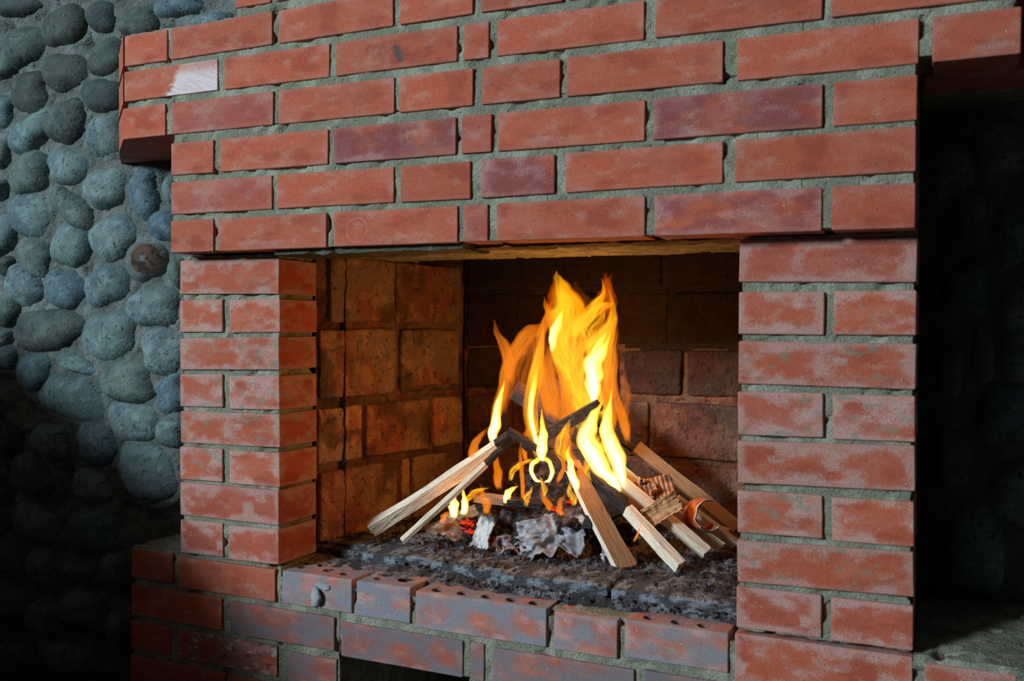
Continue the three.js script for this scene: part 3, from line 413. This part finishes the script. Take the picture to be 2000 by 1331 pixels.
stick('kindling_stick', 'front stick with broad brown face and pale narrow edge, right of the paper', [866, -582, -236], [724, -406, -318], 42, 16, 0.95, [M.woodPale, M.woodPale, M.woodPale, M.woodPale, M.woodDarkBrown, M.woodDarkBrown], { bow: 2, taper: 0.75 });  // broad faces darker brown, other faces pale
stick('kindling_stick', 'white stick with its upper half burnt black, second from the front', [960, -574, -262], [765, -425, -322], 25, 17, -0.5, M.woodPale, { char: 0.42, bow: 2 });
stick('kindling_stick', 'pale square stick ending on the hearth behind the half black one', [990, -562, -338], [752, -396, -342], 22, 18, -0.55, M.wood, { char: 0.3, charMat: M.charBrown, bow: 3 });
stick('kindling_stick', 'brownish split stick lying just behind the pale square one', [1004, -564, -405], [795, -412, -385], 20, 20, 0.3, M.woodTan, { bow: 4 });
stick('kindling_stick', 'longest brown stick running from the top of the pile down behind the right pier', [1010, -548, -520], [602, -238, -440], 26, 20, 0.55, M.woodBrown, { char: 0.5, charMat: M.charBrown, bow: 4 });
stick('kindling_stick', 'small light stick at the far right under the curled cardboard', [1022, -566, -452], [915, -478, -410], 16, 14, -0.3, M.wood, { bow: 1 });
stick('kindling_stick', 'flat beige slat end lying at the far right behind the other sticks', [1008, -548, -452], [850, -505, -470], 22, 10, -0.3, M.woodTan, { bow: 1 });
stick('kindling_stick', 'short blackened stick rising to the right in the middle of the flames', [622, -380, -320], [786, -290, -312], 23, 18, 0.3, M.char, { bow: 1 });
stick('kindling_stick', 'thin charred stick sloping down to the right from the top of the left laths', [592, -350, -312], [742, -420, -296], 13, 13, 0.3, M.charBrown, { bow: 1 });
stick('kindling_stick', 'scorched stick lying level across the paper with flames along its top', [524, -487, -296], [672, -494, -300], 15, 16, 0.4, M.woodBrown, { char: 0.55, bow: 1 });
stick('kindling_stick', 'broad burnt board standing slanted at the back of the flames', [770, -392, -400], [562, -272, -408], 46, 14, 0.2, M.char, { bow: 2 });
stick('kindling_stick', 'brown sliver lying on the ash under the long left lath', [395, -578, -330], [560, -500, -345], 24, 9, 0.3, M.woodBrown, { char: 0.3, bow: 3 });

// crumpled sheets: paper and cardboard with real thickness
function crumpled(w, h, o, sd, colour) {
  const nu = o.nu ?? 44, nv = o.nv ?? 36, pos = [], col = [], idx = [], c = [0, 0, 0], top = [];
  for (let j = 0; j <= nv; j++) for (let i = 0; i <= nu; i++) {
    const u = i / nu - 0.5, v = j / nv - 0.5, rag = 1 - 0.16 * fbm(i / 5 + sd, j / 5 + sd, 3) * (o.rag ?? 1) * (Math.max(Math.abs(u), Math.abs(v)) > 0.4 ? 1 : 0.3), x = u * w * rag, y = v * h * rag;
    const rid = (s, q) => 1 - 2 * Math.abs(vn(x / s + q + sd, y / s + q * 1.3) - 0.5), f = (o.amp ?? 12) * (rid(w / 3, 3) - 0.5) + (o.amp ?? 12) * 0.55 * (rid(w / 6, 9) - 0.5) + (o.amp ?? 12) * 0.3 * (rid(w / 13, 17) - 0.5) + (o.rib ? o.rib * Math.sin(x / (o.pitch ?? 7) * 6.283) : 0);
    let X = x, Y = y, Z = f; if (o.curl) { const r = w / o.curl, an = x / r; X = (r - f) * Math.sin(an); Z = r - (r - f) * Math.cos(an); } if (o.curlV) { const r = h / o.curlV, an = y / r, R2 = r - Z; Y = R2 * Math.sin(an); Z = r - R2 * Math.cos(an); }
    top.push([X, Y, Z]); colour(x, y, u, v, f, c); col.push(...c);
  }
  const t = o.t ?? 1.6, n = (nu + 1) * (nv + 1), g0 = new THREE.BufferGeometry(); for (let j = 0; j < nv; j++) for (let i = 0; i < nu; i++) { const a = j * (nu + 1) + i; idx.push(a, a + 1, a + nu + 1, a + 1, a + nu + 2, a + nu + 1); }
  g0.setAttribute('position', new THREE.Float32BufferAttribute(top.flat(), 3)); g0.setIndex(idx.slice()); g0.computeVertexNormals(); const N = g0.attributes.normal;
  for (let s = 0; s < 2; s++) for (let k = 0; k < n; k++) { const m = s ? -t / 2 : t / 2; pos.push((top[k][0] + N.getX(k) * m) / 1000, (top[k][1] + N.getY(k) * m) / 1000, (top[k][2] + N.getZ(k) * m) / 1000); }
  const L = idx.length; for (let k = 0; k < L; k += 3) idx.push(idx[k] + n, idx[k + 2] + n, idx[k + 1] + n);
  const rim = []; for (let i = 0; i < nu; i++) rim.push(i); for (let j = 0; j < nv; j++) rim.push(j * (nu + 1) + nu); for (let i = nu; i > 0; i--) rim.push(nv * (nu + 1) + i); for (let j = nv; j > 0; j--) rim.push(j * (nu + 1));
  for (let k = 0; k < rim.length; k++) { const a = rim[k], b = rim[(k + 1) % rim.length]; idx.push(a, a + n, b, b, a + n, b + n); }
  const g = new THREE.BufferGeometry(); g.setAttribute('position', new THREE.Float32BufferAttribute(pos, 3)); g.setAttribute('color', new THREE.Float32BufferAttribute([...col, ...col], 3)); g.setIndex(idx); g.computeVertexNormals(); return g;
}
const lin = (r, g, b) => { const c = new THREE.Color().setRGB(r / 255, g / 255, b / 255, THREE.SRGBColorSpace); return [c.r, c.g, c.b]; };
const put = (c, a, b, t) => { for (let n = 0; n < 3; n++) c[n] = lerp(a[n], b[n], clamp(t)); };
const ASHG = lin(150, 146, 150), ASHL = lin(188, 184, 186), CHARK = lin(38, 32, 32), BRN = lin(120, 74, 50), KRAFT = lin(190, 138, 92), WHITE = lin(214, 212, 206);
const ashPaper = (sd) => (x, y, u, v, f, c) => { put(c, ASHG, ASHL, sst(0.45, 0.7, fbm(x / 9 + sd, y / 9, 4))); put(c, c, CHARK, sst(0.5, 0.62, fbm(x / 22 + sd + 5, y / 22, 4)) * 0.9); put(c, c, BRN, sst(0.6, 0.7, fbm(x / 18 + sd + 25, y / 18, 3)) * 0.6); };
const charPaper = (sd) => (x, y, u, v, f, c) => { put(c, CHARK, lin(74, 70, 72), sst(0.5, 0.7, fbm(x / 9 + sd, y / 9, 4))); put(c, c, BRN, sst(0.66, 0.74, fbm(x / 16 + sd + 5, y / 16, 3)) * 0.5); };
function scrap(name, label, cat, geo, at, rot, mat = M.paper) { const m = obj(name, geo, mat); m.position.copy(mm(...at)); m.rotation.set(...rot); return tag(m, label, cat, 'burnt paper in the fire'); }
scrap('paper_scrap', 'whitish ribbed scrap of card standing upright at the front of the fire', 'paper', crumpled(58, 86, { amp: 6, rib: 0.9, pitch: 9, t: 3, rag: 2.6, curlV: 0.5 }, 3, (x, y, u, v, f, c) => { put(c, WHITE, lin(160, 152, 148), sst(0.5, 0.65, fbm(x / 7, y / 18, 4))); put(c, c, CHARK, sst(0.2, 0.42, v + 0.3 * (fbm(x / 9, y / 9, 3) - 0.5)) * 0.9); }), [566, -545, -256], [-0.25, -0.35, -0.18]);
scrap('paper_scrap', 'big crumpled ash grey sheet curling over at the front middle of the fire', 'paper', crumpled(150, 104, { amp: 22, curlV: 1.7, t: 1.8, nu: 80, nv: 60 }, 17, ashPaper(4)), [712, -546, -262], [-0.55, -0.1, 0.28]);
scrap('paper_scrap', 'curled black paper roll leaning on the big ash grey sheet', 'paper', crumpled(86, 70, { amp: 16, curl: 4.2, t: 1.6, nu: 60, nv: 40 }, 29, charPaper(8)), [752, -508, -268], [0.9, 0.3, 1.1]);
scrap('paper_scrap', 'dark wrinkled paper between the white scrap and the grey sheet', 'paper', crumpled(120, 90, { amp: 22, curlV: 1.3, t: 1.6, nu: 60, nv: 44 }, 41, charPaper(15)), [634, -552, -280], [-0.7, 0.1, -0.15]);
scrap('paper_scrap', 'grey torn paper lying low right of the white scrap', 'paper', crumpled(70, 50, { amp: 18, curlV: 1.2, t: 1.6 }, 53, ashPaper(22)), [634, -568, -246], [-0.9, 0.2, 0.3]);
scrap('paper_scrap', 'brown folded paper with a burning edge at the left of the fire', 'paper', crumpled(88, 54, { amp: 11, curlV: 0.8, t: 1.6, rag: 1.4 }, 61, (x, y, u, v, f, c) => { put(c, lin(132, 100, 80), lin(172, 160, 152), sst(0.45, 0.65, fbm(x / 12, y / 12, 4))); put(c, c, CHARK, sst(0.12, 0.3, u + 0.3 * (fbm(x / 9, y / 9, 3) - 0.5))); }), [487, -556, -282], [-0.9, 0.3, -0.3]);
scrap('paper_scrap', 'large charred paper ball at the heart of the fire', 'paper', crumpled(150, 140, { amp: 34, curlV: 1.6, curl: 1.1, t: 1.6, nu: 70, nv: 60 }, 71, charPaper(33)), [650, -468, -372], [-0.35, 0, 0.1]);
scrap('paper_scrap', 'charred paper flap under the half black stick', 'paper', crumpled(110, 90, { amp: 26, curlV: 1.2, t: 1.6, nu: 54, nv: 46 }, 83, charPaper(41)), [815, -545, -330], [-0.6, -0.3, 0.2]);
scrap('paper_scrap', 'small grey ash flake standing right of the front brown stick', 'paper', crumpled(40, 48, { amp: 14, curl: 1.4, t: 1.4 }, 91, ashPaper(51)), [826, -566, -258], [-0.3, 0.2, 0.2]);
scrap('paper_scrap', 'charred sheet with pale curling edges beside the right flames', 'paper', crumpled(70, 64, { amp: 20, curl: 1.8, t: 1.6 }, 97, (x, y, u, v, f, c) => { charPaper(60)(x, y, u, v, f, c); put(c, c, KRAFT, sst(0.36, 0.47, Math.max(Math.abs(u), Math.abs(v)) + 0.12 * (fbm(x / 6, y / 6, 3) - 0.5))); }), [868, -466, -372], [0.1, -0.5, -0.5]);
// corrugated cardboard, torn open and curled
{
  const g = group('cardboard_scrap'); g.position.copy(mm(905, -470, -352)); tag(g, 'torn curled piece of corrugated cardboard lying on the sticks at the right', 'cardboard');
  const ply = obj('fluted_ply', crumpled(100, 62, { amp: 1.5, rib: 1.2, pitch: 8.5, t: 2.4, nu: 150, nv: 26, curlV: 0.7, rag: 0.9 }, 5, (x, y, u, v, f, c) => { put(c, lin(190, 134, 92), lin(150, 102, 68), sst(0.4, 0.6, fbm(x / 10, y / 10, 3))); put(c, c, CHARK, sst(0.62, 0.7, fbm(x / 14 + 7, y / 14, 3)) * 0.5 + sst(-0.36, -0.48, u + 0.1 * fbm(y / 6, 3, 3)) * 0.8); }), M.paper, g); ply.position.set(-0.03, 0.008, -0.004); ply.rotation.set(-0.55, 0.2, 0.40); ply.userData.label = 'ribbed inner layer';
  const face = obj('face_paper', crumpled(88, 54, { amp: 5, rib: 0.6, pitch: 13, curlV: 2.1, t: 1.6, nu: 80, nv: 48, rag: 2.0 }, 9, (x, y, u, v, f, c) => { put(c, KRAFT, lin(222, 172, 120), sst(0.4, 0.6, fbm(x / 20, y / 3, 3))); put(c, c, lin(90, 56, 36), sst(0.62, 0.68, vn(x / 40, y / 2.2)) * 0.7); }), M.paper, g); face.position.set(0.004, -0.016, 0.034); face.rotation.set(-0.35, 0.15, 0.66); face.userData.label = 'peeling smooth layer';
  const cup = obj('rolled_end', crumpled(150, 62, { amp: 5, curl: 4.9, t: 1.8, nu: 100, nv: 30, rag: 1.2 }, 13, (x, y, u, v, f, c) => { put(c, lin(196, 104, 44), lin(160, 78, 32), sst(0.4, 0.6, fbm(x / 10, y / 10, 3))); put(c, c, lin(220, 200, 180), sst(0.40, 0.46, v + 0.06 * (fbm(x / 4, y / 4, 3) - 0.5))); put(c, c, CHARK, sst(0.47, 0.495, v)); }), M.paper, g); cup.position.set(0.046, -0.034, -0.006); cup.quaternion.setFromUnitVectors(new THREE.Vector3(0, 1, 0), new THREE.Vector3(0.62, 0.12, 0.78).normalize()).multiply(new THREE.Quaternion().setFromAxisAngle(new THREE.Vector3(0, 1, 0), 2.4)); cup.userData.label = 'rolled end with firelight orange painted in';  // orange stands for firelight glowing through the card; the pale rim is real
}
// glowing embers under the paper
seed(11);
{ const e = group('embers'); e.position.copy(mm(600, -575, -280)); tag(e, 'red glowing embers among the black paper at the bottom of the fire', 'embers'); for (const [x, y, z, s] of [[512, -540, -288, 15], [520, -556, -282, 11], [506, -552, -290, 10], [610, -572, -262, 10], [640, -576, -256, 8], [668, -566, -258, 9], [700, -500, -300, 12], [775, -490, -300, 11], [730, -482, -300, 9]]) { const g = new THREE.IcosahedronGeometry(1, 2), p = g.attributes.position; for (let i = 0; i < p.count; i++) { const k = 0.55 + 0.8 * n3(p.getX(i) * 1.8 + x, p.getY(i) * 1.8, p.getZ(i) * 1.8); p.setXYZ(i, p.getX(i) * k * s / 1000, p.getY(i) * k * s * 0.8 / 1000, p.getZ(i) * k * s / 1000); } g.computeVertexNormals(); obj('ember', g, M.ember, e).position.copy(mm(x, y, z).sub(e.position)); } }

// ───────────────────────── flames ─────────────────────────
const fire = group('fire'); fire.position.copy(mm(690, -584, -340)); tag(fire, 'bright orange and yellow flames rising from the pile of kindling', 'fire');
const prof = (u) => Math.abs(Math.sin(u * Math.PI * 2));
const ridge = (x, y) => 1 - 2 * Math.abs(vn(x, y) - 0.5);
function flameMat(ramp, gain, alpha, sharp, sd, streak, cool = 0.5) {  // ramp: colours from rim to heart; the gas thins to its rim, root and tip and is drawn out in filaments
  const fil = (u, v) => { const b = 0.9 * (vn(v * 3 + sd, 4) - 0.5); return 0.55 * ridge(u * 9 + b * 5 + sd, v * 2.2 + sd) + 0.3 * ridge(u * 21 + b * 9 + sd, v * 3 + 9) + 0.25 * vn(u * 6 + sd, v * 6); };
  const em = makeTex(128, 256, (i, j, o) => { const u = i / 128, v = j / 256, k = clamp(prof(u) * (0.55 + 0.6 * fil(u, v)) * (1.2 - cool * v)), s = k * (ramp.length - 1), n = Math.min(ramp.length - 2, Math.floor(s)); for (let c = 0; c < 3; c++) o[c] = lerp(ramp[n][c], ramp[n + 1][c], s - n); }, false);
  const al = makeTex(128, 256, (i, j, o) => { const u = i / 128, v = j / 256, a = Math.pow(prof(u), sharp) * sst(0, 0.12, v) * (1 - 0.8 * sst(0.55, 1, v)) * lerp(1, sst(0.25, 0.85, fil(u, v)), streak); o[0] = o[1] = o[2] = alpha * a; }, false);
  return new THREE.MeshStandardMaterial({ color: 0x000000, roughness: 1, emissive: new THREE.Color(gain, gain, gain), emissiveIntensity: 1, emissiveMap: em, alphaMap: al, transparent: true, side: THREE.DoubleSide, depthWrite: false });
}
const FM = {
  hot: flameMat([[0.6, 0.12, 0.002], [0.95, 0.34, 0.005], [1, 0.58, 0.04], [1, 0.88, 0.42]], 2.6, 0.95, 1.3, 2, 0.4, 0.6),
  yellow: flameMat([[0.45, 0.06, 0.001], [0.85, 0.17, 0.002], [1, 0.33, 0.004], [1, 0.52, 0.02]], 1.5, 0.82, 1.6, 5, 0.95, 0.4),
  orange: flameMat([[0.45, 0.05, 0.001], [0.85, 0.14, 0.002], [1, 0.25, 0.004]], 1.0, 0.72, 1.5, 9, 1, 0.4),
  haze: flameMat([[0.45, 0.05, 0.001], [0.8, 0.13, 0.002], [0.95, 0.21, 0.004]], 0.8, 0.26, 1.5, 14, 1, 0.3),
  red: flameMat([[0.5, 0.03, 0.001], [0.75, 0.06, 0.001], [0.85, 0.12, 0.002]], 0.6, 0.55, 1.4, 21, 0.9, 0.3),
};
function tongue(z, text, mat, o = {}) {
  const q = text.split(' ').map((s) => s.split(',').map(Number)), tall = Math.abs(q[q.length - 1][1] - q[0][1]), slim = clamp(tall / (5.5 * Math.max(...q.map((p) => p[2]))), 0.62, 1); q.forEach((p) => (p[2] *= slim)); const c = new THREE.CatmullRomCurve3(q.map((p, k) => new THREE.Vector3(p[0], p[1], z + (o.lean ?? 0) * k / q.length))), S = 36, R = 20, pos = [], uv = [], idx = [], sd = q[0][0];
  for (let i = 0; i <= S; i++) {
    const t = i / S, p = c.getPoint(t), d = c.getTangent(t), side = new THREE.Vector3(d.y, -d.x, 0).normalize(), k = t * (q.length - 1), n = Math.min(q.length - 2, Math.floor(k)), f = k - n, w = lerp(q[n][2], q[n + 1][2], f * f * (3 - 2 * f)) * (mat === FM.hot ? 0.8 : 0.92), wob = (vn(t * 7 + sd, 3) - 0.5) * w * 0.6;
    for (let j = 0; j <= R; j++) { const a = (j / R) * Math.PI * 2, e = Math.cos(a), b = Math.sin(a) * Math.abs(Math.sin(a)) ** 0.3, rip = 1 + 0.3 * (vn(t * 7 + j * 0.9 + sd, j * 1.3) - 0.5); pos.push((p.x + side.x * (e * w * rip + wob)) / 1000, (p.y + side.y * (e * w * rip + wob)) / 1000, (p.z + b * w * 0.5) / 1000); uv.push(j / R, t); }
  }
  for (let i = 0; i < S; i++) for (let j = 0; j < R; j++) { const A = i * (R + 1) + j; idx.push(A, A + 1, A + R + 1, A + 1, A + R + 2, A + R + 1); }
  const g = new THREE.BufferGeometry(); g.setAttribute('position', new THREE.Float32BufferAttribute(pos, 3)); g.setAttribute('uv', new THREE.Float32BufferAttribute(uv, 2)); g.setIndex(idx); g.computeVertexNormals();
  g.translate(-0.7, 1.07, 0).translate(-fire.position.x, -fire.position.y, -fire.position.z); const m = obj('flame_tongue', g, mat, fire); m.castShadow = false;
  const mid = c.getPoint(0.42), wm = Math.max(...q.map((p) => p[2])), l = new THREE.PointLight(new THREE.Color(1, 0.36, 0.07), 0.0000011 * wm * Math.abs(q[q.length - 1][1] - q[0][1]) * (mat === FM.hot ? 3 : 1)); // the light of this tongue, inside it
  l.name = 'flame_glow'; l.shadow.radius = Math.min(1.5, wm / 30); l.castShadow = true; l.position.copy(mm(mid.x, mid.y, mid.z)); scene.add(l); return m;
}
tongue(-420, '692,-417,45 680,-343,74 674,-279,86 679,-215,80 690,-151,66 697,-98,50 694,-45,5', FM.haze);
tongue(-380, '729,-358,16 717,-307,24 700,-245,33 689,-193,36 688,-140,45 696,-104,46 680,-67,25 669,-41,11 668,-25,2', FM.yellow);
tongue(-370, '698,-161,22 720,-130,33 742,-109,27 763,-91,18 774,-69,8 769,-43,2', FM.yellow);
tongue(-350, '750,-313,14 750,-262,32 755,-221,41 765,-191,39 781,-160,25 797,-130,14 800,-100,7 791,-65,2', FM.yellow);
tongue(-310, '670,-410,13 655,-365,14 641,-315,17 641,-274,17 653,-238,19 658,-202,14 665,-161,6 669,-136,2', FM.yellow);
tongue(-340, '543,-364,8 550,-310,14 566,-262,14 577,-220,17 569,-183,15 554,-152,8 545,-125,2', FM.orange);
tongue(-350, '580,-273,8 582,-215,17 593,-183,23 616,-162,24 644,-149,17 670,-130,5', FM.orange);
tongue(-330, '548,-381,12 553,-346,16 559,-309,11 568,-272,5 574,-251,2', FM.hot);
tongue(-300, '519,-418,9 518,-392,12 525,-373,10 539,-358,6 554,-343,2', FM.orange);
tongue(-260, '493,-526,17 498,-502,26 495,-484,14 493,-470,2', FM.hot);
tongue(-265, '515,-520,14 518,-496,16 516,-479,8 511,-461,2', FM.hot);
tongue(-280, '501,-500,9 524,-481,12 545,-468,7 564,-463,2', FM.yellow);
tongue(-290, '594,-494,9 602,-476,17 611,-465,10 624,-456,2', FM.hot);
tongue(-290, '639,-496,8 644,-477,14 651,-466,6 655,-454,2', FM.yellow);
tongue(-320, '837,-450,5 826,-421,17 814,-387,24 803,-348,21 801,-314,13 805,-279,4 807,-259,2', FM.hot);
tongue(-300, '811,-439,8 790,-406,25 771,-373,29 766,-343,23 779,-313,13 791,-293,5 797,-278,2', FM.hot);
tongue(-370, '827,-372,6 820,-332,13 809,-297,13 802,-272,7 796,-247,2', FM.orange);
tongue(-360, '795,-353,8 789,-312,16 787,-282,19 781,-257,13 785,-236,2', FM.orange);
tongue(-330, '763,-316,12 744,-281,18 723,-247,18 703,-212,16 689,-181,14 686,-151,10 694,-125,2', FM.yellow);
tongue(-340, '675,-192,6 677,-166,12 683,-141,14 693,-120,8 698,-105,2', FM.hot);
tongue(-330, '768,-301,7 765,-251,18 767,-215,23 780,-190,17 794,-170,5 801,-150,2', FM.hot);
tongue(-402, '770,-120,10 776,-88,16 770,-58,12 778,-32,3', FM.red);
tongue(-400, '781,-140,6 775,-104,10 768,-73,9 766,-47,5 763,-31,2', FM.red);
tongue(-290, '725,-404,8 717,-379,15 719,-354,14 728,-334,7 732,-319,2', FM.yellow);
tongue(-260, '687,-401,8 689,-378,15 691,-353,13 689,-328,7 686,-299,2', FM.hot);
tongue(-250, '765,-450,7 758,-426,11 750,-402,9 745,-381,5 747,-365,2', FM.hot);
tongue(-250, '734,-503,5 729,-487,8 731,-472,6 740,-456,2', FM.orange);
tongue(-255, '757,-480,6 752,-461,10 746,-447,6 748,-432,2', FM.yellow);
tongue(-260, '872,-538,2 878,-524,3 884,-510,2 887,-500,2', FM.orange);
tongue(-275, '466,-544,6 464,-533,13 471,-524,11 480,-517,2', FM.orange);
tongue(-300, '629,-493,4 631,-457,6 626,-422,6 623,-391,4 626,-371,2', FM.orange);
tongue(-320, '631,-414,5 622,-389,7 628,-357,7 635,-336,2', FM.orange);
tongue(-255, '694,-468,4 696,-451,11 689,-438,6 685,-427,2', FM.yellow);
tongue(-330, '758,-488,5 750,-463,9 741,-443,10 737,-418,4 739,-403,2', FM.yellow);
tongue(-310, '833,-454,5 812,-435,20 797,-412,20 788,-383,14 792,-358,2', FM.hot);
tongue(-365, '675,-151,11 662,-125,17 653,-99,10 647,-78,2', FM.orange);
tongue(-345, '687,-336,11 680,-295,19 673,-254,22 666,-218,17 670,-187,8 675,-166,2', FM.orange);
tongue(-256, '689,-438,2 676,-434,5 668,-420,6 671,-404,7 683,-394,6 690,-385,2', FM.hot);
tongue(-256, '693,-439,2 705,-433,5 711,-419,6 708,-404,6 698,-394,6 690,-385,2', FM.hot);
tongue(-374, '728,-196,18 738,-156,36 748,-126,42 764,-104,30 780,-96,14 794,-92,3', FM.yellow);
tongue(-382, '706,-250,20 696,-195,40 692,-140,52 694,-95,40 684,-58,16 674,-34,3', FM.yellow);
tongue(-378, '770,-330,16 764,-285,30 762,-235,34 770,-190,24 784,-150,10 796,-118,3', FM.yellow);
tongue(-348, '668,-330,8 660,-280,14 650,-235,16 640,-195,12 632,-165,4', FM.orange);
tongue(-356, '648,-215,8 640,-180,12 650,-140,12 664,-105,8 672,-80,3', FM.orange);
// brighter hearts inside the large tongues
tongue(-376, '722,-340,8 708,-290,14 698,-240,22 690,-190,26 690,-140,28 692,-104,22 682,-70,8 676,-50,2', FM.yellow);
tongue(-368, '706,-166,18 722,-138,26 740,-116,18 756,-98,9 764,-80,2', FM.yellow);
tongue(-346, '760,-280,12 760,-240,22 764,-200,20 778,-165,9 790,-140,2', FM.hot);
tongue(-306, '668,-400,6 656,-362,7 646,-320,8 645,-280,8 652,-248,7 657,-215,3', FM.hot);
// thin wisps round the column
tongue(-352, '560,-330,10 566,-285,16 580,-240,20 600,-205,18 625,-178,12 650,-160,4', FM.haze);
tongue(-362, '598,-290,12 602,-240,18 612,-200,20 630,-165,14 655,-140,5', FM.haze);
tongue(-372, '640,-330,12 634,-280,18 630,-235,20 640,-195,16 655,-165,5', FM.haze);
tongue(-384, '760,-320,20 772,-270,24 782,-220,20 790,-170,12 796,-120,3', FM.orange);
tongue(-392, '800,-330,12 812,-290,14 812,-250,10 806,-215,3', FM.haze);
tongue(-396, '745,-120,12 760,-85,16 772,-55,12 768,-28,3', FM.red);
tongue(-398, '655,-130,10 648,-95,12 650,-65,8 655,-40,2', FM.red);
tongue(-340, '705,-360,16 712,-320,22 706,-280,20 698,-240,10 700,-215,3', FM.orange);
tongue(-335, '778,-430,14 770,-395,20 762,-360,18 752,-330,10 748,-305,3', FM.orange);
tongue(-325, '730,-440,12 722,-410,16 716,-380,14 712,-350,8 714,-330,2', FM.orange);
tongue(-296, '700,-512,10 690,-490,16 676,-474,12 668,-460,3', FM.orange);
tongue(-284, '560,-520,12 556,-496,18 548,-476,12 545,-458,3', FM.orange);
tongue(-300, '580,-470,8 574,-440,12 572,-410,8 576,-386,2', FM.orange);
tongue(-310, '598,-452,5 604,-430,8 616,-418,7 628,-412,2', FM.yellow);
tongue(-312, '610,-428,4 620,-416,7 636,-408,6 646,-404,2', FM.yellow);
tongue(-262, '716,-440,4 726,-424,6 732,-404,6 730,-384,5 722,-370,2', FM.orange);
tongue(-330, '820,-470,6 812,-440,10 800,-420,10 790,-400,3', FM.yellow);
tongue(-318, '770,-445,8 762,-420,14 768,-392,14 778,-368,8 784,-350,2', FM.yellow);
renderer.render(scene, camera);
